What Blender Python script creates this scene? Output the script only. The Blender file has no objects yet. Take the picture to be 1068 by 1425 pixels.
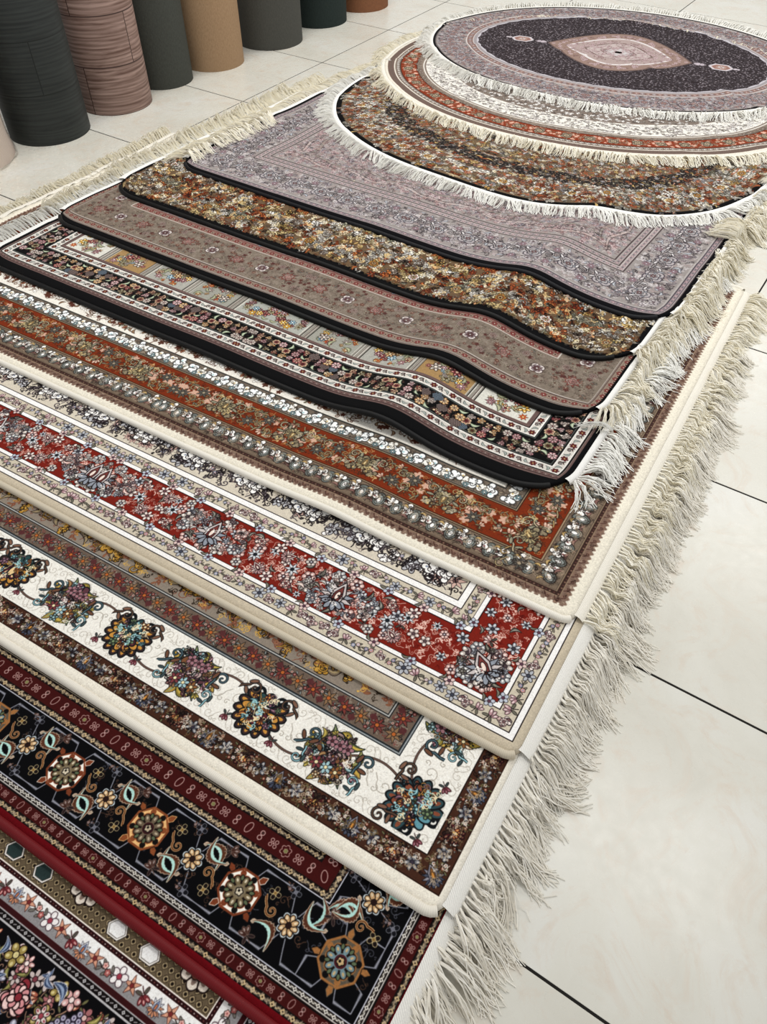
import bpy, bmesh, math, random
import numpy as np
from mathutils import Vector, Matrix

scene = bpy.context.scene
C = scene.collection

# ---------------------------------------------------------------- camera, world, lamps, exposure
def look(yaw, pitch):
    f = Vector((math.sin(yaw) * math.cos(pitch), math.cos(yaw) * math.cos(pitch), -math.sin(pitch)))
    r = Vector((math.cos(yaw), -math.sin(yaw), 0)); u = r.cross(f)
    return Matrix(((r.x, u.x, -f.x), (r.y, u.y, -f.y), (r.z, u.z, -f.z))).to_4x4()

cam_data = bpy.data.cameras.new('camera')
cam = bpy.data.objects.new('camera', cam_data); C.objects.link(cam)
cam_data.sensor_fit = 'VERTICAL'; cam_data.sensor_height = 36.0
cam_data.lens = 1076.694 / 1425 * 36.0
cam_data.clip_start = 0.05; cam_data.clip_end = 100
cam.matrix_world = Matrix.Translation((2.6109, -1.5552, 1.3603)) @ look(-0.58911, 0.83667)
scene.camera = cam

world = bpy.data.worlds.new('shop_light'); scene.world = world
world.use_nodes = True
wb = world.node_tree.nodes['Background']
wb.inputs[0].default_value = (1.0, 0.998, 0.985, 1); wb.inputs[1].default_value = 0.56

def ceiling_lamp(x, y, power, lx=1.2, ly=0.6, z=2.9):
    d = bpy.data.lights.new('ceiling_lamp', 'AREA'); d.shape = 'RECTANGLE'; d.size = lx; d.size_y = ly
    d.energy = power; d.color = (1.0, 0.985, 0.95)
    o = bpy.data.objects.new('ceiling_lamp', d); C.objects.link(o); o.location = (x, y, z)
for lx_, ly_, pw_ in ((0.3, 0.4, 38), (2.9, 0.4, 20), (0.3, 2.8, 38), (2.9, 2.8, 24), (2.2, 5.0, 28), (4.6, 1.6, 9)):
    ceiling_lamp(lx_, ly_, pw_)

scene.view_settings.view_transform = 'Standard'; scene.view_settings.look = 'None'
scene.view_settings.gamma = 1.0; scene.view_settings.use_curve_mapping = False
scene.view_settings.exposure = 0.0
scene.cycles.max_bounces = 10; scene.cycles.diffuse_bounces = 7
# ---------------------------------------------------------------- helpers
def lin(h):
    c = [int(h.lstrip('#')[i:i + 2], 16) / 255 for i in (0, 2, 4)]
    return tuple(((v + .055) / 1.055) ** 2.4 if v > .04045 else v / 12.92 for v in c) + (1,)

def tag(o, label=None, cat=None, group=None, kind=None):
    if label: o['label'] = label
    if cat: o['category'] = cat
    if group: o['group'] = group
    if kind: o['kind'] = kind
    return o

def empty(name, loc, label, cat, group=None):
    o = bpy.data.objects.new(name, None); C.objects.link(o); o.location = loc
    o.empty_display_size = .1
    return tag(o, label, cat, group)

def mesh_obj(name, verts, faces, mat, parent=None, uv=None, smooth=True):
    """faces: (M,4) or (M,3) int array; uv: per-vertex (N,2)"""
    verts = np.asarray(verts, np.float32).reshape(-1, 3); faces = np.asarray(faces, np.int32)
    if parent is not None: verts = verts - np.array(parent.location, np.float32)
    me = bpy.data.meshes.new(name)
    me.vertices.add(len(verts)); me.vertices.foreach_set('co', verts.ravel())
    k = faces.shape[1]
    me.loops.add(faces.size); me.loops.foreach_set('vertex_index', faces.ravel())
    me.polygons.add(len(faces)); me.polygons.foreach_set('loop_start', np.arange(0, faces.size, k, dtype=np.int32))
    if uv is not None:
        l = me.uv_layers.new(name='UVMap'); l.data.foreach_set('uv', np.asarray(uv, np.float32)[faces.ravel()].ravel())
    me.update(calc_edges=True); me.validate()
    me.polygons.foreach_set('use_smooth', np.full(len(me.polygons), smooth, dtype=bool))
    me.materials.append(mat)
    o = bpy.data.objects.new(name, me); C.objects.link(o)
    if parent is not None: o.parent = parent
    return o

def grid_faces(n, m, closed=False, flip=False):
    """quads of an n x m vertex grid (index i*m+j); closed wraps the first axis"""
    i, j = np.meshgrid(np.arange(n if closed else n - 1), np.arange(m - 1), indexing='ij')
    i2 = (i + 1) % n
    q = np.stack([i * m + j, i2 * m + j, i2 * m + j + 1, i * m + j + 1], -1).reshape(-1, 4)
    return q[:, ::-1] if flip else q

def nodes_of(name):
    m = bpy.data.materials.new(name); m.use_nodes = True
    nt = m.node_tree; b = nt.nodes['Principled BSDF']
    return m, nt, b

def N(nt, t, **kw):
    n = nt.nodes.new(t)
    for k, v in kw.items():
        if k in n.inputs: n.inputs[k].default_value = v
        else: setattr(n, k, v)
    return n

def ramp(nt, pts):
    n = nt.nodes.new('ShaderNodeValToRGB'); e = n.color_ramp.elements
    while len(e) < len(pts): e.new(.5)
    for q, (p, c) in zip(e, pts): q.position = p; q.color = c
    return n

# ---------------------------------------------------------------- materials
def mat_tile():
    m, nt, b = nodes_of('porcelain_tile'); L = nt.links.new
    g = N(nt, 'ShaderNodeNewGeometry'); oi = N(nt, 'ShaderNodeObjectInfo')
    add = N(nt, 'ShaderNodeVectorMath', operation='MULTIPLY_ADD'); L(oi.outputs['Random'], add.inputs[0])
    add.inputs[1].default_value = (37, 53, 11); L(g.outputs['Position'], add.inputs[2])
    n1 = N(nt, 'ShaderNodeTexNoise', Scale=2.2, Detail=7, Roughness=.6, Distortion=1.2); L(add.outputs[0], n1.inputs['Vector'])
    r1 = ramp(nt, [(.32, lin('#cdcabf')), (.5, lin('#d4d2c8')), (.68, lin('#d8d7d0'))]); L(n1.outputs['Fac'], r1.inputs[0])
    n2 = N(nt, 'ShaderNodeTexNoise', Scale=7, Detail=8, Roughness=.7, Distortion=2.5); L(add.outputs[0], n2.inputs['Vector'])
    r2 = ramp(nt, [(.5, (0, 0, 0, 1)), (.74, (1, 1, 1, 1))]); L(n2.outputs['Fac'], r2.inputs[0])
    mx = N(nt, 'ShaderNodeMixRGB'); L(r2.outputs[0], mx.inputs['Fac']); L(r1.outputs[0], mx.inputs['Color1']); mx.inputs['Color2'].default_value = lin('#cfc3b4')
    L(mx.outputs[0], b.inputs['Base Color'])
    n3 = N(nt, 'ShaderNodeTexNoise', Scale=40, Detail=3); L(g.outputs['Position'], n3.inputs['Vector'])
    r3 = ramp(nt, [(.3, (.25, .25, .25, 1)), (.7, (.31, .31, .31, 1))]); L(n3.outputs['Fac'], r3.inputs[0]); L(r3.outputs[0], b.inputs['Roughness'])
    bp = N(nt, 'ShaderNodeBump', Strength=.015, Distance=.002); L(n3.outputs['Fac'], bp.inputs['Height']); L(bp.outputs[0], b.inputs['Normal'])
    b.inputs['Specular IOR Level'].default_value = .5
    return m

def mat_plain(name, col, rough=.8, spec=.3):
    m, nt, b = nodes_of(name); b.inputs['Base Color'].default_value = lin(col); b.inputs['Roughness'].default_value = rough
    b.inputs['Specular IOR Level'].default_value = spec
    return m

def mat_pile(name, arr, relief=.0006, rough=.9):
    h, w = arr.shape[:2]
    im = bpy.data.images.new(name, w, h, alpha=False)
    px = np.ones((h, w, 4), np.float32); px[..., :3] = arr
    im.pixels.foreach_set(px.ravel()); im.update(); im.pack()
    m, nt, b = nodes_of(name); L = nt.links.new
    t = N(nt, 'ShaderNodeTexImage'); t.image = im; t.extension = 'EXTEND'; t.interpolation = 'Cubic'
    L(t.outputs['Color'], b.inputs['Base Color'])
    b.inputs['Roughness'].default_value = rough; b.inputs['Specular IOR Level'].default_value = .12
    g = N(nt, 'ShaderNodeNewGeometry')
    n = N(nt, 'ShaderNodeTexNoise', Scale=450, Detail=2); L(g.outputs['Position'], n.inputs['Vector'])
    bw = N(nt, 'ShaderNodeRGBToBW'); L(t.outputs['Color'], bw.inputs[0])
    ad = N(nt, 'ShaderNodeMath', operation='MULTIPLY_ADD'); L(bw.outputs[0], ad.inputs[0]); ad.inputs[1].default_value = .6; L(n.outputs['Fac'], ad.inputs[2])
    bp = N(nt, 'ShaderNodeBump', Strength=.35, Distance=relief); L(ad.outputs[0], bp.inputs['Height']); L(bp.outputs[0], b.inputs['Normal'])
    return m

def mat_cord(name, col, spec=.25, rough=.6):
    m, nt, b = nodes_of(name); L = nt.links.new
    uv = N(nt, 'ShaderNodeUVMap')
    w = N(nt, 'ShaderNodeTexWave', Scale=90.0, Distortion=.8); w.bands_direction = 'X'; L(uv.outputs[0], w.inputs['Vector'])
    mx = N(nt, 'ShaderNodeMixRGB', blend_type='MULTIPLY'); mx.inputs['Fac'].default_value = .1
    mx.inputs['Color1'].default_value = lin(col); L(w.outputs['Color'], mx.inputs['Color2']); L(mx.outputs[0], b.inputs['Base Color'])
    bp = N(nt, 'ShaderNodeBump', Strength=.3, Distance=.0007); L(w.outputs['Fac'], bp.inputs['Height']); L(bp.outputs[0], b.inputs['Normal'])
    b.inputs['Roughness'].default_value = rough; b.inputs['Specular IOR Level'].default_value = spec
    return m

def mat_band(name, col):
    m, nt, b = nodes_of(name); L = nt.links.new
    uv = N(nt, 'ShaderNodeUVMap')
    w = N(nt, 'ShaderNodeTexWave', Scale=130.0, Distortion=1.0); w.bands_direction = 'DIAGONAL'; L(uv.outputs[0], w.inputs['Vector'])
    n = N(nt, 'ShaderNodeTexNoise', Scale=300); L(uv.outputs[0], n.inputs['Vector'])
    ad = N(nt, 'ShaderNodeMath', operation='ADD'); L(w.outputs['Fac'], ad.inputs[0]); L(n.outputs['Fac'], ad.inputs[1])
    bp = N(nt, 'ShaderNodeBump', Strength=.55, Distance=.0015); L(ad.outputs[0], bp.inputs['Height']); L(bp.outputs[0], b.inputs['Normal'])
    b.inputs['Base Color'].default_value = lin(col); b.inputs['Roughness'].default_value = .8; b.inputs['Specular IOR Level'].default_value = .2
    return m

def mat_yarn(name, c0, c1):
    m, nt, b = nodes_of(name); L = nt.links.new
    g = N(nt, 'ShaderNodeNewGeometry')
    r = ramp(nt, [(0, lin(c0)), (1, lin(c1))]); L(g.outputs['Random Per Island'], r.inputs[0])
    L(r.outputs[0], b.inputs['Base Color']); b.inputs['Roughness'].default_value = .6; b.inputs['Specular IOR Level'].default_value = .25
    tr = N(nt, 'ShaderNodeBsdfTranslucent'); L(r.outputs[0], tr.inputs['Color'])
    ms = N(nt, 'ShaderNodeMixShader'); ms.inputs[0].default_value = .12
    L(b.outputs[0], ms.inputs[1]); L(tr.outputs[0], ms.inputs[2]); L(ms.outputs[0], nt.nodes['Material Output'].inputs['Surface'])
    return m

def mat_plank(name, c0, c1, joint, seed):
    m, nt, b = nodes_of(name); L = nt.links.new
    uv = N(nt, 'ShaderNodeUVMap')
    br = N(nt, 'ShaderNodeTexBrick', Scale=1.0); br.offset = .37; br.offset_frequency = 2
    br.inputs['Brick Width'].default_value = .62; br.inputs['Row Height'].default_value = .19; br.inputs['Mortar Size'].default_value = .0022; br.inputs['Mortar Smooth'].default_value = .2
    br.inputs['Color1'].default_value = (.2, .2, .2, 1); br.inputs['Color2'].default_value = (.8, .8, .8, 1); br.inputs['Mortar'].default_value = (0, 0, 0, 1)
    L(uv.outputs[0], br.inputs['Vector'])
    mp = N(nt, 'ShaderNodeMapping'); mp.inputs['Scale'].default_value = (3.0, 42, 1); L(uv.outputs[0], mp.inputs['Vector'])
    of = N(nt, 'ShaderNodeVectorMath', operation='MULTIPLY_ADD'); L(br.outputs['Color'], of.inputs[0]); of.inputs[1].default_value = (9, 31, seed); L(mp.outputs[0], of.inputs[2])
    n = N(nt, 'ShaderNodeTexNoise', Scale=1.0, Detail=6, Roughness=.62, Distortion=1.6); L(of.outputs[0], n.inputs['Vector'])
    w = N(nt, 'ShaderNodeTexWave', Scale=.5, Distortion=9.0, Detail=4.0); w.bands_direction = 'Y'; w.inputs['Detail Scale'].default_value = 1.2; L(of.outputs[0], w.inputs['Vector'])
    mxf = N(nt, 'ShaderNodeMath', operation='MULTIPLY_ADD'); L(w.outputs['Fac'], mxf.inputs[0]); mxf.inputs[1].default_value = .2; L(n.outputs['Fac'], mxf.inputs[2])
    r = ramp(nt, [(.4, lin(c0)), (.95, lin(c1))]); L(mxf.outputs[0], r.inputs[0])
    tint = N(nt, 'ShaderNodeMixRGB', blend_type='MULTIPLY'); tint.inputs['Fac'].default_value = .3; L(r.outputs[0], tint.inputs['Color1']); L(br.outputs['Color'], tint.inputs['Color2'])
    mx = N(nt, 'ShaderNodeMixRGB'); L(br.outputs['Fac'], mx.inputs['Fac']); L(tint.outputs[0], mx.inputs['Color1']); mx.inputs['Color2'].default_value = lin(joint)
    L(mx.outputs[0], b.inputs['Base Color']); b.inputs['Roughness'].default_value = .55; b.inputs['Specular IOR Level'].default_value = .3
    bp = N(nt, 'ShaderNodeBump', Strength=.15, Distance=.0006); L(mxf.outputs[0], bp.inputs['Height']); L(bp.outputs[0], b.inputs['Normal'])
    return m

def mat_felt(name, c0, c1):
    m, nt, b = nodes_of(name); L = nt.links.new
    uv = N(nt, 'ShaderNodeUVMap')
    mp = N(nt, 'ShaderNodeMapping'); mp.inputs['Scale'].default_value = (60, 25, 1); L(uv.outputs[0], mp.inputs['Vector'])
    n = N(nt, 'ShaderNodeTexNoise', Scale=3.0, Detail=5, Roughness=.7); L(mp.outputs[0], n.inputs['Vector'])
    r = ramp(nt, [(.3, lin(c0)), (.7, lin(c1))]); L(n.outputs['Fac'], r.inputs[0]); L(r.outputs[0], b.inputs['Base Color'])
    bp = N(nt, 'ShaderNodeBump', Strength=.4, Distance=.001); L(n.outputs['Fac'], bp.inputs['Height']); L(bp.outputs[0], b.inputs['Normal'])
    b.inputs['Roughness'].default_value = .8; b.inputs['Specular IOR Level'].default_value = .2
    return m

# ---------------------------------------------------------------- the floor: single porcelain tiles on dark grout
TILE = 0.6; GAP = 0.0042
x0, x1, y0, y1 = -3, 8, -5, 11          # in tiles
floor = mesh_obj('floor', [(x * TILE, y * TILE, z) for z in (-.0005, -.06) for x, y in ((x0, y0), (x1, y0), (x1, y1), (x0, y1))],
                 [(0, 1, 2, 3), (4, 7, 6, 5), (0, 4, 5, 1), (1, 5, 6, 2), (2, 6, 7, 3), (3, 7, 4, 0)], mat_plain('dark_grout', '#23211f', .9, .1), smooth=False)
floor['kind'] = 'structure'
bm = bmesh.new()
bmesh.ops.create_cube(bm, size=1, matrix=Matrix.Diagonal((TILE - GAP, TILE - GAP, .009, 1)) @ Matrix.Identity(4))
bmesh.ops.bevel(bm, geom=[e for e in bm.edges], offset=.0008, segments=1, affect='EDGES')
tile_me = bpy.data.meshes.new('tile'); bm.to_mesh(tile_me); bm.free(); tile_me.materials.append(mat_tile())
for i in range(x0, x1):
    for j in range(y0, y1):
        o = bpy.data.objects.new('tile', tile_me); C.objects.link(o); o.parent = floor
        o.location = ((i + .5) * TILE, (j + .5) * TILE, -.0045)

# ---------------------------------------------------------------- a height field of what already lies on the floor
HX0, HY0, HR = -0.5, -2.3, 0.01
HXN, HYN = 361, 611
H = np.zeros((HYN, HXN), np.float32)
GX, GY = np.meshgrid(HX0 + np.arange(HXN) * HR, HY0 + np.arange(HYN) * HR)

def blur(a, sig):
    k = int(sig * 3 / HR) + 1
    g = np.exp(-.5 * (np.arange(-k, k + 1) * HR / sig) ** 2); g /= g.sum()
    p = np.pad(a, k, mode='edge')
    p = sum(g[i] * p[i:i + a.shape[0], :] for i in range(2 * k + 1))
    return sum(g[i] * p[:, i:i + a.shape[1]] for i in range(2 * k + 1))

def sample(A, x, y):
    fx = np.clip((np.asarray(x) - HX0) / HR, 0, HXN - 1.001); fy = np.clip((np.asarray(y) - HY0) / HR, 0, HYN - 1.001)
    i = fx.astype(int); j = fy.astype(int); a = fx - i; b = fy - j
    return (A[j, i] * (1 - a) + A[j, i + 1] * a) * (1 - b) + (A[j + 1, i] * (1 - a) + A[j + 1, i + 1] * a) * b

def drape(mask, sig=.045):
    """the underside of a soft sheet lying over H within mask"""
    w = mask.astype(np.float32)
    def nb(a, s): return blur(a * w, s) / np.maximum(blur(w, s), 1e-5)
    S = nb(H, sig); S = np.maximum(S, H * w); S = np.maximum(nb(S, .02), H * w * .999)
    far = blur(w, .1)
    S = np.where(w > 0, S, np.where(blur(w, .02) > 1e-4, nb(S, .02), S))
    return S

# ---------------------------------------------------------------- fringes
def strands(P, rad, taper=.45):
    """tubes of three sides along the polylines P (n, k, 3)"""
    n, k, _ = P.shape
    T = np.gradient(P, axis=1); T /= np.linalg.norm(T, axis=2, keepdims=True) + 1e-9
    ref = np.array([.13, .31, .94]); A = np.cross(T, ref); A /= np.linalg.norm(A, axis=2, keepdims=True) + 1e-9
    B = np.cross(T, A)
    r = rad * np.linspace(1, taper, k)[None, :, None]
    V = np.empty((n, k, 3, 3), np.float32)
    for j in range(3):
        a = j * 2 * math.pi / 3
        V[:, :, j] = P + (A * math.cos(a) + B * math.sin(a)) * r
    base = (np.arange(n) * k * 3)[:, None, None]; i = np.arange(k - 1)[None, :, None] * 3; j = np.arange(3)[None, None]
    q = np.stack([base + i + j, base + i + (j + 1) % 3, base + i + 3 + (j + 1) % 3, base + i + 3 + j], -1).reshape(-1, 4)
    return V.reshape(-1, 3), q

def fringe(root, out, zroot, seed, length=.085, pitch=.008, yarns=8, sweep=0.0, mess=.5, rad=.0011, fold=0.0, K=8, lift=.012, vis=None):
    """root (m,2) points along the edge, out (m,2) unit outward; returns strand polylines.
    sweep turns the yarns along the edge, mess tangles them, fold sends a share of them back over the carpet."""
    rs = np.random.RandomState(seed)
    seg = np.r_[0, np.cumsum(np.linalg.norm(np.diff(root, axis=0), axis=1))]
    nt = max(int(seg[-1] / pitch), 2)
    d = (np.arange(nt) + .5) / nt * seg[-1] + rs.uniform(-.2, .2, nt) * pitch
    def ip(a, q): return np.stack([np.interp(q, seg, a[:, c]) for c in range(a.shape[1])], 1)
    R = ip(root, d); O = ip(out, d); O /= np.linalg.norm(O, axis=1, keepdims=True)
    Zr = np.interp(d, seg, zroot)
    # smooth random drift of the direction along the edge: locks that fall together
    def drift(scale, amp):
        m = int(seg[-1] / scale) + 3
        return np.interp(d / scale, np.arange(m), rs.normal(0, amp, m))
    th = sweep + drift(.05, .45 * mess) + drift(.018, .3 * mess)
    ln = length * (1 + drift(.07, .12) + rs.normal(0, .06, nt))
    fo = (rs.rand(nt) < fold * .3) | (drift(.09, 1.0) > (1.6 - 1.6 * fold if fold else 99))
    cv = drift(.04, .9 * mess) - sweep * .6
    n = nt * yarns
    t_ = np.repeat(np.arange(nt), yarns)
    u = np.linspace(0, 1, K)[None]
    a0 = th[t_][:, None] + rs.normal(0, .03, (n, 1)); spread = rs.normal(0, .06 + .13 * mess, (n, 1)); crv = cv[t_][:, None] + rs.normal(0, .06 + .15 * mess, (n, 1))
    ang = a0 + spread * np.clip(u - .12, 0, 1) + crv * u ** 1.6
    L = (ln[t_] * rs.uniform(.78, 1.12, n))[:, None]
    step = L / (K - 1)
    ex = O[t_]; tx = np.stack([-ex[:, 1], ex[:, 0]], 1)
    dx = np.cos(ang); dy = np.sin(ang)
    wig = rs.normal(0, .0012 + .003 * mess, (n, K)) * u
    fx = np.where(fo[t_][:, None], -1.0, 1.0)
    along = np.cumsum(np.c_[np.zeros((n, 1)), (dx * step)[:, :-1]], 1) * np.where(fo[t_][:, None], np.cos(math.pi * np.clip(u * 1.6, 0, 1)), 1)
    side = np.cumsum(np.c_[np.zeros((n, 1)), (dy * step)[:, :-1]], 1) + wig + rs.normal(0, 1, (n, 1)) * (.0008 + .0023 * np.clip(u * 1.6 - .2, 0, 1))
    XY = R[t_][:, None] + ex[:, None] * along[..., None] + tx[:, None] * side[..., None]
    ground = sample(H, XY[..., 0], XY[..., 1])
    layer = (.65 * rs.uniform(0, 1, nt)[t_] + .35 * rs.uniform(0, 1, n))[:, None]
    arch = (lift * (.4 + mess) * np.sin(np.pi * np.clip(u * 1.25, 0, 1)) * rs.uniform(.2, 1, (n, 1)))
    Z = ground + rad + layer * .011 * np.sin(np.pi * np.clip(u * .9 + .1, 0, 1)) + arch
    z0 = Zr[t_][:, None]
    drop = z0 - np.cumsum(np.c_[np.zeros((n, 1)), np.broadcast_to(step * 1.1, (n, K))[:, :-1]], 1) * np.clip(u * 1.5, 0, 1)
    Z = np.maximum(Z, drop); Z[:, 0] = Zr[t_] + rs.normal(0, .0006, n)
    P = np.concatenate([XY, Z[..., None]], 2)
    return P

def settle(P, add=.0):
    """fringe yarns already laid hold up what comes next"""
    q = P[:, 2:].reshape(-1, 3)
    i = ((q[:, 0] - HX0) / HR + .5).astype(int); j = ((q[:, 1] - HY0) / HR + .5).astype(int)
    ok = (i >= 0) & (i < HXN) & (j >= 0) & (j < HYN)
    z = np.zeros_like(H); c = np.zeros_like(H)
    np.add.at(z, (j[ok], i[ok]), q[ok, 2]); np.add.at(c, (j[ok], i[ok]), 1)
    m = c > 2
    H[m] = np.maximum(H[m], (z[m] / c[m]))

def tube(path, rad, sides=8, closed=False, squash=1.0):
    path = np.asarray(path, float)
    T = (np.roll(path, -1, 0) - np.roll(path, 1, 0)) if closed else np.gradient(path, axis=0)
    T /= np.linalg.norm(T, axis=1, keepdims=True) + 1e-9
    A = np.cross(T, (0, 0, 1.0)); A /= np.linalg.norm(A, axis=1, keepdims=True) + 1e-9; B = np.cross(A, T)
    n = len(path); a = np.arange(sides + 1) * 2 * math.pi / sides
    V = path[:, None] + A[:, None] * (np.cos(a) * rad)[None, :, None] + B[:, None] * (np.sin(a) * rad * squash)[None, :, None]
    d = np.r_[0, np.cumsum(np.linalg.norm(np.diff(path, axis=0), axis=1))]
    uv = np.stack([np.repeat(d, sides + 1), np.tile(a / 6.2832 * rad * 6, n)], 1)
    return V.reshape(-1, 3), grid_faces(n, sides + 1, closed), uv

TH = 0.009                                   # thickness of a carpet

def end_band(edge, out, S, mat, parent, width=.022, name='end_band'):
    """the flat white woven strip along a fringed edge"""
    prof = [(-.004, TH + .0006), (.002, TH + .0022), (.010, TH + .0012), (width - .003, TH - .002), (width, TH - .004), (width, .0015)]
    rows = []
    for o, z in prof:
        p = edge + out * o
        rows.append(np.c_[p, sample(S, p[:, 0], p[:, 1]) + z])
    V = np.stack(rows, 1)
    d = np.r_[0, np.cumsum(np.linalg.norm(np.diff(edge, axis=0), axis=1))]
    uv = np.stack([np.repeat(d, len(prof)), np.tile([p[0] for p in prof], len(d))], 1)
    return mesh_obj(name, V.reshape(-1, 3), grid_faces(len(d), len(prof)), mat, parent, uv)

def corner_map(s, t, L, W, rc):
    """rounds the four corners of the rectangle; the weave bends with them"""
    if rc <= 0: return s, t
    a = np.minimum(s, L - s); b = np.minimum(t, W - t)
    p = np.clip(1 - a / rc, 0, 1); q = np.clip(1 - b / rc, 0, 1)
    p2 = p * np.sqrt(1 - q * q / 2); q2 = q * np.sqrt(1 - p * p / 2)
    a2 = np.where((p > 0) & (q > 0), rc * (1 - p2), a); b2 = np.where((p > 0) & (q > 0), rc * (1 - q2), b)
    return np.where(s < L / 2, a2, L - a2), np.where(t < W / 2, b2, W - b2)

def rect_carpet(name, label, corner, phi, L, W, design, cordcol, bandcol, yarn, rc=0.03, cord_r=.006, res=.02, ridge=None, fr=None, frl=None, group='fringed rectangular carpets in the pile', relief=.0006, band=.022, fold_in=None, carve=0.0):
    global H
    c = np.array(corner); e1 = np.array([math.cos(phi), math.sin(phi)]); e2 = np.array([-e1[1], e1[0]])
    def wp(s, t):
        s2, t2 = corner_map(s, t, L, W, rc)
        return c[0] - s2 * e1[0] + t2 * e2[0], c[1] - s2 * e1[1] + t2 * e2[1]
    lx = -((GX - c[0]) * e1[0] + (GY - c[1]) * e1[1]); ly = (GX - c[0]) * e2[0] + (GY - c[1]) * e2[1]
    mask = (lx > 0) & (lx < L) & (ly > 0) & (ly < W)
    S = drape(mask)
    if ridge is not None:
        w = mask.astype(np.float32); S = S + ridge(GX, GY) 
    mid = c - e1 * L / 2 + e2 * W / 2
    root = empty(name, (float(mid[0]), float(mid[1]), 0.0), label, 'carpet', group)
    n = int(L / res / 2) * 2 + 1; m = int(W / res / 2) * 2 + 1
    s, t = np.meshgrid(np.linspace(0, L, n), np.linspace(0, W, m), indexing='ij')
    x, y = wp(s, t)
    z = sample(S, x, y) + TH
    if carve:                                # cut pile stands proud of its flat black edge
        q = np.random.RandomState(77).normal(0, 1, z.shape); q = (q + np.roll(q, 1, 0) + np.roll(q, 1, 1) + np.roll(q, -1, 1)) / 2
        inside = (np.minimum(s, L - s) > .024) & (np.minimum(t, W - t) > .030)
        z = z + inside * carve * (1.0 + .55 * q)
    V = np.stack([x, y, z], -1).reshape(-1, 3)
    uv = np.stack([np.minimum(s, L - s) / (L / 2), np.minimum(t, W - t) / (W / 2)], -1).reshape(-1, 2)
    F = grid_faces(n, m)
    # the cut edge, down to what lies beneath
    idx = np.arange(n * m).reshape(n, m)
    loop = np.r_[idx[:-1, 0], idx[-1, :-1], idx[:0:-1, -1], idx[0, :0:-1]]
    V2 = V[loop].copy(); V2[:, 2] -= TH - .0006
    k = len(loop); low = np.arange(k) + len(V)
    F2 = np.stack([loop, low, np.roll(low, -1), np.roll(loop, -1)], 1)
    im = design(L * 500, W * 500)
    pile = mesh_obj('pile', np.r_[V, V2], np.r_[F[:, ::-1], F2[:, ::-1]], mat_pile(name + '_weave', im.finish(), relief), root, np.r_[uv, uv[loop]])
    cm = mat_cord(name + '_cord', cordcol)
    for side in (0, 1):
        q = np.linspace(0, L, int(L / .012)); x, y = wp(q, np.full_like(q, 0 if side == 0 else W))
        tt = np.full_like(q, .001)
        p = np.c_[x, y, sample(S, x, y) + TH * .55 + .001]
        v, f, u = tube(p, cord_r, 10)
        mesh_obj('edge_cord', v, f, cm, root, u)
    bmat = mat_band(name + '_band', bandcol)
    H = np.where(mask, np.maximum(H, S + TH), H)
    strip = (lx > -band) & (lx < L + .024) & (ly > 0) & (ly < W)
    H = np.where(strip & ~mask, np.maximum(H, S + TH * .8), H)
    P_all = []
    for end in (0, 1):
        t0 = rc * .45
        q = np.linspace(t0, W - t0, int(W / .015)); x, y = wp(np.full_like(q, 0 if end == 0 else L), q)
        edge = np.c_[x, y]; tg = np.gradient(edge, axis=0); tg /= np.linalg.norm(tg, axis=1, keepdims=True)
        out = np.c_[tg[:, 1], -tg[:, 0]] * (1 if end == 0 else -1)
        end_band(edge, out, S, bmat, root, band if end == 0 else .024)
        cfg = fr if end == 0 else frl
        if cfg is None: continue
        r = edge + out * ((band if end == 0 else .024) - .001); zr = sample(S, edge[:, 0], edge[:, 1]) + .005
        P = fringe(r, out, zr, **cfg)
        if end == 1 and fold_in is not None:      # part of the far fringe has flopped back over the carpet
            k = (q > fold_in[0]) & (q < fold_in[1])
            P = np.concatenate([P, fringe(r[k], -out[k], zr[k] + .012, **dict(cfg, mess=.6, lift=.02, sweep=-.2))])
        v, f = strands(P, cfg.get('rad', .0011))
        o = mesh_obj('fringe', v, f, yarn, root, smooth=False); o['kind'] = 'stuff'
        P_all.append(P)
    for P in P_all: settle(P)
    return root

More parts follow.
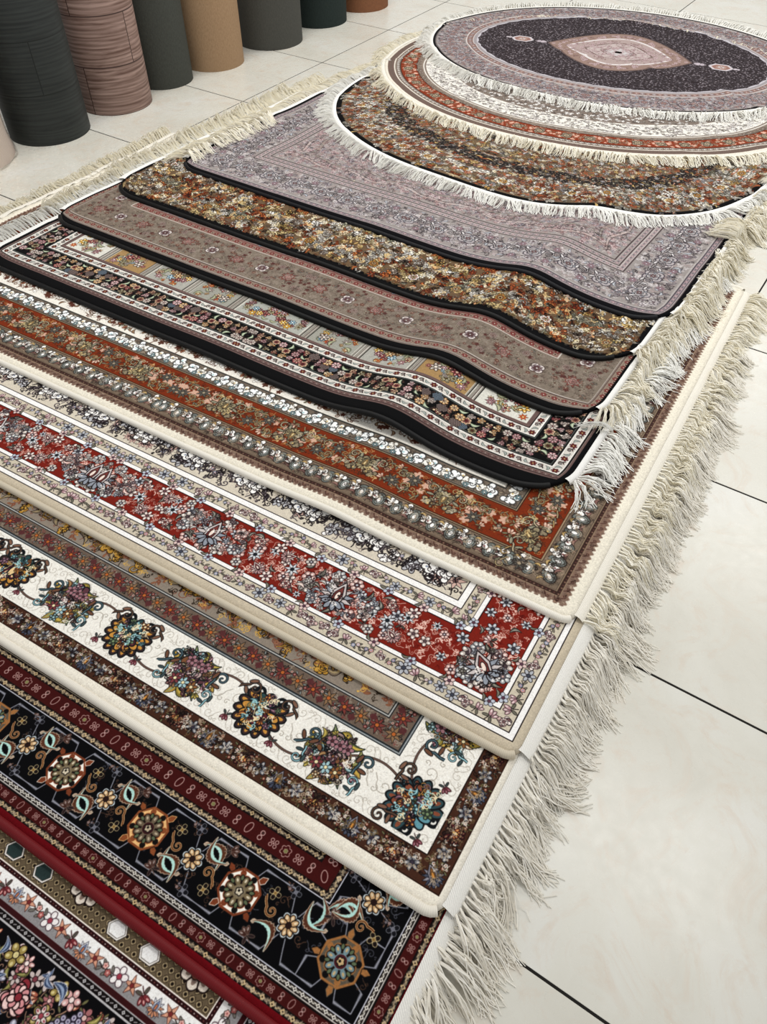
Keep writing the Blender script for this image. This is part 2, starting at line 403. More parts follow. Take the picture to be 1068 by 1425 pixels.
def oval_carpet(name, label, centre, a, b, design, cordcol, bandcol, yarn, fr, phi=0.0, cord_r=.005, band=.016, ridge=None, power=2.0):
    global H
    cx, cy = centre; cp, sp = math.cos(phi), math.sin(phi)
    def wp(x, y): return cx + x * cp - y * sp, cy + x * sp + y * cp
    lx = (GX - cx) * cp + (GY - cy) * sp; ly = -(GX - cx) * sp + (GY - cy) * cp
    mask = (np.abs(lx) / a) ** power + (np.abs(ly) / b) ** power < 1
    S = drape(mask)
    if ridge is not None: S = S + ridge(GX, GY)
    root = empty(name, (cx, cy, 0), label, 'carpet', 'fringed oval carpets on top of the pile')
    nr, na = 34, 160
    rr, th = np.meshgrid(np.linspace(0.02, 1, nr), np.linspace(0, 2 * math.pi, na + 1), indexing='ij')
    ct, st = np.cos(th), np.sin(th)
    k = 2 / power
    ux = np.sign(ct) * np.abs(ct) ** k * rr; uy = np.sign(st) * np.abs(st) ** k * rr
    x, y = wp(a * ux, b * uy)
    V = np.stack([x, y, sample(S, x, y) + TH], -1).reshape(-1, 3)
    uv = np.stack([np.abs(ct * rr), np.abs(st * rr)], -1).reshape(-1, 2)
    F = grid_faces(nr, na + 1)
    lo = V.reshape(nr, na + 1, 3)[-1].copy(); lo[:, 2] -= TH - .0006
    b0 = (nr - 1) * (na + 1); i = np.arange(na)
    F2 = np.stack([b0 + i, len(V) + i, len(V) + i + 1, b0 + i + 1], 1)
    # middle disc
    x0, y0 = wp(0, 0); cidx = len(V) + na + 1
    mesh_obj('pile', np.r_[V, lo], np.r_[F, F2], mat_pile(name + '_weave', design(a, b).finish()), root, np.r_[uv, uv[-(na + 1):]])
    t = np.linspace(0, 2 * math.pi, 301)[:-1]
    def ring(g):
        c_, s_ = np.cos(t), np.sin(t)
        x, y = wp((a + g) * np.sign(c_) * np.abs(c_) ** k, (b + g) * np.sign(s_) * np.abs(s_) ** k); return np.c_[x, y]
    e = ring(0); tg = np.roll(e, -1, 0) - np.roll(e, 1, 0); tg /= np.linalg.norm(tg, axis=1, keepdims=True); out = np.c_[tg[:, 1], -tg[:, 0]]
    p = np.c_[e, sample(S, e[:, 0], e[:, 1]) + TH * .6]
    p = np.r_[p, p[:1]]
    v, f, u = tube(p, cord_r, 8); mesh_obj('edge_cord', v, f, mat_cord(name + '_cord', cordcol), root, u)
    e2 = np.r_[e, e[:1]]; o2 = np.r_[out, out[:1]]
    end_band(e2, o2, S, mat_band(name + '_band', bandcol), root, band)
    H = np.where((np.abs(lx) / (a + band)) ** power + (np.abs(ly) / (b + band)) ** power < 1, np.maximum(H, S + TH * .8), H)
    P = fringe(e2 + o2 * (band - .002), o2, sample(S, e2[:, 0], e2[:, 1]) + .006, **fr)
    v, f = strands(P, fr.get('rad', .0011)); o = mesh_obj('fringe', v, f, yarn, root, smooth=False); o['kind'] = 'stuff'
    H = np.where(mask, np.maximum(H, S + TH), H); settle(P)
    return root
# ---------------------------------------------------------------- carpet painter
def hexc(h):
    h = h.lstrip('#')
    return np.array([int(h[i:i+2], 16) for i in (0, 2, 4)], np.float32) / 255.0

class Spr:
    """A motif drawn in [-1,1]^2 (v up = towards the carpet's middle) by layered masks."""
    SS = 3
    def __init__(self, n, ang=0.0, flip=False):
        m = n * self.SS
        g = (np.arange(m, dtype=np.float32) + .5) / m * 2 - 1
        x, y = np.meshgrid(g, g)
        c, s = math.cos(ang), math.sin(ang)
        self.u = (x * c + y * s) * 1.0
        self.v = -x * s + y * c
        if flip: self.u = -self.u
        self.n = n
        self.rgb = np.zeros((m, m, 3), np.float32)
        self.a = np.zeros((m, m), bool)
    def put(self, mask, col):
        self.rgb[mask] = hexc(col); self.a |= mask
    def polar(self, cx=0, cy=0):
        du, dv = self.u - cx, self.v - cy
        return np.hypot(du, dv), np.arctan2(du, dv)
    def disk(self, cx, cy, r, col, ol=None, ow=.06):
        d = np.hypot(self.u - cx, self.v - cy)
        if ol: self.put(d < r + ow, ol)
        self.put(d < r, col)
    def ell(self, cx, cy, a, b, ang, col, ol=None, ow=.05):
        c, s = math.cos(ang), math.sin(ang)
        p = (self.u - cx) * c + (self.v - cy) * s; q = -(self.u - cx) * s + (self.v - cy) * c
        if ol: self.put((p / (a + ow)) ** 2 + (q / (b + ow)) ** 2 < 1, ol)
        self.put((p / a) ** 2 + (q / b) ** 2 < 1, col)
    def lob(self, n, r, depth, col, cx=0, cy=0, ph=0, pw=1.0, ol=None, ow=.06):
        d, t = self.polar(cx, cy)
        R = 1 - depth + depth * np.abs(np.cos(n * (t - ph) / 2)) ** pw
        if ol: self.put(d < r * R + ow, ol)
        self.put(d < r * R, col)
    def petals(self, n, r0, r1, w, col, ol=None, cx=0, cy=0, ph=0, span=None, ow=.05, tip=None):
        for k in range(n):
            a = ph + (k * 2 * math.pi / n if span is None else (k / (n - 1) - .5) * span if n > 1 else 0)
            m = (r0 + r1) / 2
            self.ell(cx + math.sin(a) * m, cy + math.cos(a) * m, w, (r1 - r0) / 2, -a, col, ol, ow)
            if tip: self.ell(cx + math.sin(a) * (m + (r1 - r0) * .15), cy + math.cos(a) * (m + (r1 - r0) * .15), w * .45, (r1 - r0) * .22, -a, tip)
    def poly(self, pts, col, ol=None, ow=.05):
        pts = np.asarray(pts, np.float32)
        ins = np.zeros(self.u.shape, bool)
        j = len(pts) - 1
        for i in range(len(pts)):
            xi, yi = pts[i]; xj, yj = pts[j]
            if yi != yj:
                ins ^= ((yi > self.v) != (yj > self.v)) & (self.u < (xj - xi) * (self.v - yi) / (yj - yi) + xi)
            j = i
        if ol: self.line(list(pts) + [pts[0]], ow * 2, ol)
        self.put(ins, col)
        return ins
    def line(self, pts, w, col, w1=None):
        pts = np.asarray(pts, np.float32); k = len(pts) - 1
        mask = np.zeros(self.u.shape, bool)
        for i in range(k):
            a, b = pts[i], pts[i + 1]; d = b - a; L = float(d @ d) + 1e-9
            t = np.clip(((self.u - a[0]) * d[0] + (self.v - a[1]) * d[1]) / L, 0, 1)
            ww = w if w1 is None else w + (w1 - w) * (i + t) / k
            mask |= (self.u - a[0] - t * d[0]) ** 2 + (self.v - a[1] - t * d[1]) ** 2 < (ww / 2) ** 2
        self.put(mask, col)
    def done(self):
        s, n = self.SS, self.n
        a = self.a.astype(np.float32)
        rgb = (self.rgb * a[..., None]).reshape(n, s, n, s, 3).sum((1, 3))
        al = a.reshape(n, s, n, s).sum((1, 3))
        rgb /= np.maximum(al, 1e-6)[..., None]
        return rgb, (al / (s * s))[..., None]

def spiral(cx, cy, r, a0, turns, n=22, r1=.12):
    t = np.linspace(0, 1, n)
    a = a0 + turns * 2 * math.pi * t; rr = r * (1 - t) + r1 * r * t
    return np.stack([cx + rr * np.cos(a), cy + rr * np.sin(a)], 1)

# --- motifs.  Every one takes a Spr and its colours
def m_rosette(s, ol, pet, pet2, ring, core, n=8):
    s.lob(n, .93, .22, pet, ol=ol, ow=.07)
    for k in range(n):
        a = (k + .5) * 2 * math.pi / n
        s.line([(math.sin(a) * .3, math.cos(a) * .3), (math.sin(a) * .9, math.cos(a) * .9)], .07, ol)
    s.petals(n, .34, .74, .11, pet2)
    s.disk(0, 0, .33, ring, ol); s.disk(0, 0, .16, core, ol, .05)

def m_flower(s, ol, pet, core, n=5, tip=None):
    s.petals(n, .2, .95, .3 if n < 6 else .22, pet, ol, ow=.08, tip=tip)
    s.disk(0, 0, .25, core, ol, .06)

def m_star(s, ol, pet, core, n=5):
    for k in range(n):
        a = k * 2 * math.pi / n
        p = [(math.sin(a) * .95, math.cos(a) * .95), (math.sin(a + .5) * .4, math.cos(a + .5) * .4), (0, 0), (math.sin(a - .5) * .4, math.cos(a - .5) * .4)]
        s.poly(p, pet, ol, .05)
    s.disk(0, 0, .2, core, ol, .05)

def m_palmette(s, ol, fan, fan2, drop, core, base):
    s.line(spiral(-.5, -.72, .26, 1.2, -1.1), .12, ol); s.line(spiral(.5, -.72, .26, math.pi - 1.2, 1.1), .12, ol)
    s.petals(11, .36, .96, .15, fan, ol, 0, -.1, 0, 4.3, .06, tip=fan2)
    s.petals(7, .22, .74, .14, fan2, ol, 0, -.1, 0, 3.1, .05)
    s.petals(5, .05, .56, .13, drop, ol, 0, -.14, 0, 1.9, .05, tip=core)
    s.ell(0, .02, .13, .26, 0, core, ol, .05)
    s.petals(3, .1, .5, .13, base, ol, 0, -.35, math.pi, 1.6, .05)

def m_lotus(s, ol, tip, body, mid, heart):
    for sx in (-1, 1):
        for k in range(5):
            a = sx * (.5 + .45 * k); r = 1.0 - .05 * k
            pts = [(0, -.25), (math.sin(a - sx * .2) * r * .6, -.25 + math.cos(a - sx * .2) * r * .6), (math.sin(a + sx * .1) * r, -.25 + math.cos(a + sx * .1) * r),
                   (math.sin(a + sx * .28) * r * .55, -.25 + math.cos(a + sx * .28) * r * .55)]
            s.poly(pts, tip if k % 2 else body, ol, .04)
    s.poly([(-.3, -.3), (-.34, .2), (0, .85), (.34, .2), (.3, -.3)], body, ol, .05)
    s.poly([(-.18, -.3), (-.2, .1), (0, .58), (.2, .1), (.18, -.3)], mid, ol, .04)
    s.ell(0, -.02, .1, .24, 0, heart, ol, .04)
    s.petals(4, .1, .62, .12, tip, ol, 0, -.35, math.pi, 2.2, .05)

def m_peony(s, ol, a, b, c, seed=1):
    r = random.Random(seed)
    for k in range(15):
        t = r.uniform(0, 6.28); d = r.uniform(.25, .68)
        s.ell(math.cos(t) * d, math.sin(t) * d, .26, .2, r.uniform(0, 3.1), (a, b, a, c)[k % 4], ol, .055)
    for k in range(9):
        t = k * .7; d = .3
        s.ell(math.cos(t) * d, math.sin(t) * d, .17, .13, t, (b, a)[k % 2], ol, .05)
    s.disk(0, 0, .15, c, ol, .05)

def m_hydrangea(s, ol, a, b):
    for i in range(-4, 5):
        for j in range(-4, 5):
            x = (i + (j % 2) * .5) * .25; y = j * .22
            if abs(x) * .85 + abs(y) * .75 < .76: s.disk(x, y, .1, a, ol, .045); s.disk(x, y, .045, b)

def m_saz(s, edge, a, b, bend=.75):
    """slender hooked leaf with a toothed pale rim"""
    t = np.linspace(0, 1, 46)
    cx = (t * 2 - 1) * .88; cy = bend * (1 - (2 * t - 1) ** 2) - bend * .55
    w = .2 * np.sin(np.pi * t ** .75); te = .11 * np.abs(np.sin(t * 10 * np.pi)) * np.sin(np.pi * t)
    s.poly(np.concatenate([np.stack([cx, cy + w + te], 1), np.stack([cx, cy - w * .6], 1)[::-1]]), a, edge, .045)
    w2 = .09 * np.sin(np.pi * t) + .04 * np.abs(np.sin(t * 9 * np.pi)) * np.sin(np.pi * t)
    s.poly(np.concatenate([np.stack([cx, cy - .02 + w2 * .4], 1), np.stack([cx, cy - .05 - w2], 1)[::-1]]), b)
    s.line(spiral(.78, -.32, .16, 1.4, -.9, 10), .07, edge)

def m_leaf(s, ol, a, b, bend=.5, teeth=9):
    t = np.linspace(0, 1, 40)
    cx = (t * 2 - 1) * .9; cy = bend * (1 - (2 * t - 1) ** 2) - bend * .6
    w = .3 * np.sin(np.pi * t ** .8) * (1 + .3 * np.abs(np.sin(t * teeth * np.pi)))
    up = np.stack([cx, cy + w], 1); dn = np.stack([cx, cy - w * .75], 1)[::-1]
    s.poly(np.concatenate([up, dn]), a, ol, .06)
    w2 = .12 * np.sin(np.pi * t)
    s.poly(np.concatenate([np.stack([cx, cy + w2], 1), np.stack([cx, cy - w2], 1)[::-1]]), b)

def m_curl(s, ol, a, leaf=None):
    p = np.concatenate([[(-.95, -.75), (-.7, -.3), (-.35, .05)], spiral(.25, .15, .58, math.pi * .95, -1.25)])
    s.line(p, .26, ol, .16); s.line(p, .13, a, .07)
    if leaf:
        s.ell(-.3, .5, .36, .13, .8, leaf, ol, .06); s.ell(-.2, -.45, .34, .12, -.6, leaf, ol, .06)

def m_scroll(s, a, w=.09):
    s.line(np.concatenate([[(-.95, -.6), (-.6, -.2)], spiral(.1, .05, .62, math.pi * .95, -1.2)]), w, a)
    s.line(spiral(-.55, .5, .33, -1.2, 1.0), w, a); s.line(spiral(.75, -.55, .25, 2.2, -1.0), w, a)

def m_bud(s, ol, pet, tip, leaf):
    s.line([(0, -.95), (.05, -.3)], .1, ol)
    s.ell(-.4, -.45, .36, .14, .7, leaf, ol, .06); s.ell(.4, -.45, .36, .14, -.7, leaf, ol, .06)
    s.petals(3, .05, .95, .2, pet, ol, 0, -.15, 0, 1.3, .06, tip=tip)

def m_sprig(s, ol, leaf, f1, f2):
    s.line([(-.9, -.2), (-.3, .1), (.3, -.1), (.9, .15)], .09, ol)
    for x, y, a, c in ((-.6, .3, .9, leaf), (-.1, -.35, -.8, leaf), (.4, .35, .7, leaf), (.7, -.3, -.7, leaf)):
        s.ell(x, y, .3, .11, a, c, ol, .05)
    s.lob(5, .3, .3, f1, -.35, -.15, ol=ol); s.lob(5, .27, .3, f2, .2, .2, ol=ol)
    s.disk(-.35, -.15, .1, f2); s.disk(.2, .2, .09, f1)

def m_cloud(s, ol, a, b):
    for x, y, r in ((-.6, -.1, .3), (-.2, .25, .34), (.25, -.15, .38), (.65, .2, .28), (0, -.4, .25)):
        s.disk(x, y, r, a, ol, .09)
    for x, y, r in ((-.55, -.05, .24), (-.15, .2, .28), (.22, -.1, .3), (.62, .18, .22)):
        s.disk(x, y, r, a)
    s.line(spiral(-.1, .1, .3, .5, 1.1), .08, ol); s.line(spiral(.45, -.05, .2, 2.5, -1.0), .07, ol); s.disk(-.45, -.1, .12, b)

def m_oval(s, ol, a, b, c):
    s.ell(0, 0, .62, .9, 0, a, ol, .08); s.ell(0, -.05, .4, .62, 0, b, ol, .06); s.ell(0, -.1, .2, .32, 0, c, ol, .05)
    for x in (-.7, .7): s.line(spiral(x, .1, .28, 0 if x < 0 else math.pi, 1.1 if x < 0 else -1.1), .1, ol)

def m_cartouche(s, ol, a, b, core):
    s.lob(4, .95, .35, a, pw=.7, ol=ol, ow=.09, ph=math.pi / 4)
    s.lob(8, .68, .25, b, ol=ol, ow=.05); m_inner = .3
    s.petals(6, .08, .5, .12, core, ol, ow=.05); s.disk(0, 0, .12, a, ol, .05)

def m_medallion(s, rim, glow, ol, inner, core, dot):
    """eight-sided rosette of a dark border: coloured rim, pale band, petals, core"""
    oc = [(math.sin((k + .5) * math.pi / 4) * .72, math.cos((k + .5) * math.pi / 4) * .72) for k in range(8)]
    s.poly(oc, rim, rim, .03); s.poly([(x * .93, y * .93) for x, y in oc], glow)
    for k in range(8): s.disk(oc[k][0] * .78, oc[k][1] * .78, .1, ol if k % 3 else rim)
    s.lob(8, .53, .12, rim); s.lob(8, .49, .12, ol)
    s.petals(8, .2, .48, .085, inner, '#2a1d16', ow=.025); s.petals(8, .3, .42, .035, dot)
    s.petals(8, .34, .5, .05, '#5d6a4c', ol, ph=math.pi / 8, ow=.02)
    s.disk(0, 0, .2, core, inner, .03); s.lob(5, .12, .3, dot, ol=ol, ow=.03); s.disk(.02, .02, .04, ol)
    for k in range(4):
        a = math.pi / 4 + k * math.pi / 2 + .15
        x, y = math.sin(a), math.cos(a)
        s.poly([(x * .7 - y * .07, y * .7 + x * .07), (x * .84 - y * .1, y * .84 + x * .1), (x * .99, y * .99), (x * .84 + y * .1, y * .84 - x * .1), (x * .7 + y * .07, y * .7 - x * .07)], rim, glow if k % 2 else ol, .02)

def m_hex(s, ol, a, b):
    p = [(-.9, 0), (-.5, .62), (.5, .62), (.9, 0), (.5, -.62), (-.5, -.62)]
    s.poly(p, b, ol, .05); s.poly([(x * .82, y * .78) for x, y in p], a, ol, .03)

def m_lattice(s, ol, a):
    s.lob(4, .8, .2, a, ol=ol, ow=.12); s.disk(0, 0, .42, ol)

def m_zero(s, ln, bg, k=0):
    if k == 0: s.ell(0, 0, .42, .8, .25, bg, ln, .13)
    elif k == 1:
        s.disk(-.05, .4, .27, bg, ln, .14); s.disk(.05, -.4, .27, bg, ln, .14); s.disk(-.05, .4, .1, '#3d5a50')
    elif k == 2:
        for x, y in ((-.4, .35), (.4, .35), (-.4, -.35), (.4, -.35)): s.disk(x, y, .2, bg, ln, .12)
        s.disk(0, 0, .14, ln)
    else:
        s.lob(6, .85, .3, bg, ol=ln, ow=.12); s.lob(6, .35, .3, '#7d7a4a', ol=ln, ow=.05)

def m_guard(s, a, b, c, k=0):
    if k % 2: s.lob(4, .9, .4, a, ol=c, ow=.1); s.disk(0, 0, .25, c)
    else: s.poly([(-.9, -.5), (-.9, .5), (.9, .5), (.9, -.5)], b); s.line([(-.6, -.3), (.6, .3)], .3, c); s.line([(-.6, .3), (.6, -.3)], .3, a)

def m_tuft(s, a):
    s.lob(5, .8, .5, a)

_cache = {}
def sprite(fn, args, n, ang=0.0, flip=False):
    q = int(round(ang / (2 * math.pi) * 24)) % 24
    key = (fn, args, n, q, flip)
    r = _cache.get(key)
    if r is None:
        s = Spr(n, q * 2 * math.pi / 24, flip); fn(s, *args); r = _cache[key] = s.done()
    return r

class Cloth:
    sat, con = .92, .06
    """A quarter of a carpet: s mm from the fringed end, t mm from the bound side."""
    def __init__(self, S, T, res, ground, dx=0, seed=0):
        self.res, self.dx = res, dx
        self.w, self.h = int(S / res), int(T / res)
        self.S, self.T = S, T
        self.im = np.empty((self.h, self.w, 3), np.float32); self.im[:] = hexc(ground)
        self.r = random.Random(seed); self.rs = np.random.RandomState(seed + 5)
    def frame(self, i, col):                 # everything further in than i
        a = int(round((i + self.dx) / self.res)); b = int(round(i / self.res))
        self.im[max(b, 0):, max(a, 0):] = hexc(col)
    def bands(self, lst):                    # [(inset, colour), ...] from outside in
        for i, c in lst: self.frame(i, c)
    def rect(self, s0, s1, t0, t1, col):
        r = self.res
        self.im[max(int(t0 / r), 0):max(int(t1 / r), 0), max(int(s0 / r), 0):max(int(s1 / r), 0)] = hexc(col)
    def stamp(self, fn, args, s, t, half, ang=0.0, flip=False, aspect=None):
        n = max(int(round(half * 2 / self.res)), 3)
        rgb, al = sprite(fn, args, n, ang, flip)
        x0 = int(round(s / self.res - n / 2)); y0 = int(round(t / self.res - n / 2))
        xa, ya, xb, yb = max(x0, 0), max(y0, 0), min(x0 + n, self.w), min(y0 + n, self.h)
        if xa >= xb or ya >= yb: return
        A = al[ya - y0:yb - y0, xa - x0:xb - x0]; C = rgb[ya - y0:yb - y0, xa - x0:xb - x0]
        d = self.im[ya:yb, xa:xb]
        d += A * (C - d)
    def track(self, i, pitch, start=0.0, corner=True):
        """places along the border centre-line at inset i: (s, t, angle, index); the corner first"""
        out = []
        si = i + self.dx
        if corner: out.append((si, i, -math.pi / 4, 0))
        k = 0
        p = si + (pitch if corner else 0) + start
        while p < self.S + pitch * .5: k += 1; out.append((p, i, 0.0, k)); p += pitch
        k = 0
        p = i + (pitch if corner else 0) + start
        while p < self.T + pitch * .5: k += 1; out.append((si, p, -math.pi / 2, k)); p += pitch
        return out
    def vine(self, i, amp, lam, w, col, ph=0.0, clip=0):
        """a sinuous stem along the near side and the fringed end at inset i"""
        r = self.res; c = hexc(col)
        S = (np.arange(self.w) + .5) * r; T = (np.arange(self.h) + .5) * r
        si = i + self.dx
        for side in (0, 1):
            along, across, base, a0 = (S, T, i, si) if side == 0 else (T, S, si, i)
            lo, hi = max(int((base - amp - w) / r) - 1, 0), int((base + amp + w) / r) + 2
            q = across[lo:hi][:, None]; p = along[None]
            y = base + amp * np.sin((p - a0) * 2 * math.pi / lam + ph)
            if clip: y = base + np.clip(1.7 * (y - base), -amp, amp)
            sl = (1.7 if clip else 1) * amp * 2 * math.pi / lam * np.cos((p - a0) * 2 * math.pi / lam + ph)
            al = np.clip((w / 2 - np.abs(q - y) / np.sqrt(1 + sl * sl)) / r + .5, 0, 1) * (p > a0 - amp)
            if side == 0: d = self.im[lo:hi]; d += al[..., None] * (c - d)
            else: d = self.im[:, lo:hi].transpose(1, 0, 2); d += al[..., None] * (c - d)
    def fill(self, i0, i1, spacing, kinds, size, seed=0, jit=.45, smax=1e9, tmax=1e9):
        """scatter small motifs over the border strip between insets i0 and i1"""
        r = random.Random(seed * 77 + 3)
        t = i0 + size * .5
        row = 0
        while t < min(self.T + spacing, tmax):
            s = i0 + self.dx + size * .5 + (row % 2) * spacing / 2
            while s < min(self.S + spacing, smax):
                x = s + r.uniform(-jit, jit) * spacing; y = t + r.uniform(-jit, jit) * spacing
                k = r.choice(kinds); a = r.uniform(0, 6.28)
                dmin = min(x - self.dx, y)
                z = size * r.uniform(.75, 1.2)
                if i0 + z * .75 < dmin < i1 - z * .75: self.stamp(k[0], k[1], x, y, z, a, r.random() < .5)
                s += spacing
            t += spacing; row += 1
    def filigree(self, i0, i1, spacing, cols, size, seed=0, w=.13):
        """fine scrolling drawn over everything between two insets"""
        self.fill(i0, i1, spacing, [(m_scroll, (c, w)) for c in cols], size, seed + 50, .5)
    def dots(self, i, pitch, cols, half):
        for s, t, a, k in self.track(i, pitch): self.stamp(m_tuft, (cols[k % len(cols)],), s, t, half, a)
    def clump(self, s, t, rs_, rt, n, cols, half, ol, a=0.0):
        """many small leaves, petals and tendrils massed into one big blossom"""
        r = self.r
        for q in range(n):
            d = math.sqrt((q + .5) / n); an = r.uniform(0, 6.283)
            x, y = rs_ * d * math.cos(an), rt * d * math.sin(an)
            if a: x, y = y, x
            c = cols[r.randrange(len(cols))]; k = r.randrange(5); z = half * r.uniform(.75, 1.25); g = math.atan2(x, y) + r.uniform(-.5, .5)
            if k == 0: self.stamp(m_leaf, (ol, c[0], c[1], .5), s + x, t + y, z, -g + 1.5, r.random() < .5)
            elif k == 1: self.stamp(m_bud, (ol, c[0], c[1], c[0]), s + x, t + y, z, -g)
            elif k == 2: self.stamp(m_curl, (ol, c[1]), s + x, t + y, z, r.uniform(0, 6))
            elif k == 3: self.stamp(m_flower, (ol, c[0], c[1], 5, c[1]), s + x, t + y, z * .8, g)
            else: self.stamp(m_peony, (ol, c[0], c[1], c[0], q % 4), s + x, t + y, z * .85, g)
    def finish(self, grain=.05):
        g = self.im.mean(2, keepdims=True); self.im = g + (self.im - g) * self.sat
        self.im = self.im + self.con * (self.im - .45)
        # every knot takes the dye a little differently
        k = max(int(round(2.4 / self.res)), 1)
        kn = self.rs.normal(0, 1, (self.h // k + 1, self.w // k + 1)).astype(np.float32)
        kn = np.repeat(np.repeat(kn, k, 0), k, 1)[:self.h, :self.w]
        self.im *= (1 + .03 * kn)[..., None]
        n = self.rs.normal(0, 1, self.im.shape[:2]).astype(np.float32)
        rib = (np.sin(np.arange(self.h) * self.res * 2 * math.pi / 2.6) * .35)[:, None].astype(np.float32)
        self.im *= (1 + grain * (n * .6 + rib * .5))[..., None]
        np.clip(self.im, 0, 1, out=self.im)
        return self.im
# ---------------------------------------------------------------- the twelve designs
def guard(c, i, pitch, half, cols, alt=True):
    for s, t, a, k in c.track(i, pitch): c.stamp(m_guard, cols + (k % 2 if alt else 0,), s, t, half, a)

def d_black_floral(S, T):                       # nearest: black ground, white and hexagon bands
    c = Cloth(S, T, 1.0, '#5a0c12', -12, 1)
    c.bands([(16, '#1b1211'), (22, '#8b7f70'), (38, '#1b1211'), (42, '#09080b'), (160, '#b9b6b8'), (163, '#120d0d'), (172, '#a9a7a8'), (174, '#3a1215'), (182, '#8e8b8c'),
             (198, '#f1efec'), (217, '#2c1012'), (224, '#f0e6dc'), (226, '#675843'), (318, '#f0e6dc'), (320, '#2c1012'), (328, '#141017')])
    guard(c, 30, 12, 6, ('#c9b28c', '#7a2e2a', '#2a1a16'))
    guard(c, 167, 8, 3.6, ('#c9c7c8', '#2a2224', '#151012'))
    for s, t, a, k in c.track(220.5, 6): c.stamp(m_tuft, (('#e9dfd8', '#8a5048')[k % 2],), s, t, 1.6, a)
    r = c.r
    pk = ('#1a0a0c', '#d98f92', '#f0c9c4', '#8c2c36'); tan = ('#120b0a', '#a8613c', '#e6bfa0', '#5e1f1a')
    c.fill(44, 156, 17, [(m_flower, ('#120a0c', '#a8686a', '#e0b8b0', 5)), (m_leaf, ('#120d0c', '#6d6a3c', '#a09a5a', .5)), (m_curl, ('#120d0c', '#b58a72', '#6d6a4a')), (m_bud, ('#120a0c', '#b0604a', '#e6c0a0', '#6d6a44')), (m_flower, ('#120a0c', '#c9b9b4', '#7d3a44', 6)), (m_leaf, ('#c9c9d2', '#2a3450', '#8090b0', .5))], 13, 41)
    for s, t, a, k in c.track(101, 96):
        j = k % 3
        if j == 0: c.stamp(m_hydrangea, ('#2a2433', '#b9b3c9', '#5c5470'), s, t, 36, a)
        elif j == 1: c.stamp(m_peony, pk + (k,), s, t, 34, a)
        else: c.stamp(m_peony, tan + (k,), s, t, 30, a)
        for dx in (-48, -24, 24, 48):
            for dy in (-38, 0, 38):
                if abs(dx) < 30 and dy == 0: continue
                q = r.choice([0, 1, 2, 3, 4]); z = r.uniform(13, 19)
                cs, ct = (s + dx, t + dy) if a == 0 else (s + dy, t + dx)
                if cs - c.dx < 50 or ct < 50: continue
                col = r.choice([('#d9a3a0', '#f2dcd6'), ('#b0653c', '#e2b48c'), ('#e8d9d2', '#a34450'), ('#8a8a9c', '#d5d5e2'), ('#a08a4a', '#d8c88c')])
                if q == 0: c.stamp(m_leaf, ('#0d0b0c', '#7d7440', '#b7ab62', .4), cs, ct, z, r.uniform(0, 6), r.random() < .5)
                elif q == 1: c.stamp(m_leaf, ('#d5d5de', '#33405c', '#8fa0bd', .5), cs, ct, z, r.uniform(0, 6), r.random() < .5)
                else: c.stamp(m_flower, ('#170d0e', col[0], col[1], 5 + q % 2, col[1]), cs, ct, z, r.uniform(0, 6))
    for s, t, a, k in c.track(199, 25):
        j = k % 6; z = 15
        o = r.uniform(-3, 3)
        if a == 0: t += o
        if j in (0, 3): c.stamp(m_star, ('#3a1815', '#d79a7e', '#7a2b2b'), s, t, z, a + r.uniform(-.6, .6))
        elif j == 1: c.stamp(m_flower, ('#3b2730', '#f3ecea', '#a33c4c', 5), s, t, z, a)
        elif j == 2: c.stamp(m_sprig, ('#2b2320', '#77726b', '#b2605c', '#e7b1a8'), s, t, z + 2, a)
        elif j == 4: c.stamp(m_lotus, ('#25202b', '#c98864', '#dfe3ea', '#7b8bb0', '#d4794a'), s, t, z, a)
        else: c.stamp(m_bud, ('#3a1a1c', '#7a2b32', '#d9a09a', '#55524a'), s, t, z, a + 2.4)
    for s, t, a, k in c.track(233, 13):         # small brown lattice of the hexagon band
        for j in range(7):
            o = j * 13
            cs, ct = (s, t + o) if a == 0 else (s + o, t)
            if min(cs - c.dx, ct) < 318: c.stamp(m_lattice, ('#1a130d', '#b29d78'), cs, ct, 6, a)
    for s, t, a, k in c.track(272, 117):
        if k % 2 == 0: c.stamp(m_rosette, ('#1d1310', '#e9dccd', '#8a7468', '#b58f6a', '#e4d3bd', 8), s, t, 34, a); c.stamp(m_rosette, ('#1d1310', '#7d4a3c', '#c9a078', '#e9dccd', '#5a2a22', 6), s, t, 19, a)
        else:
            j = (k // 2) % 3; col = ('#f3f1ef', '#2b3b3a', '#8a4756')[j]
            for dx, dy, z in ((-34, -26, 21), (34, -26, 21), (-34, 26, 21), (34, 26, 21), (0, 0, 17)):
                cs, ct = (s + dx, t + dy) if a == 0 else (s + dy, t + dx)
                if min(cs - c.dx, ct) > 240: c.stamp(m_hex, ('#241c18', col, '#efe9e2'), cs, ct, z, a + (.9 if z == 17 else 0))
    return c

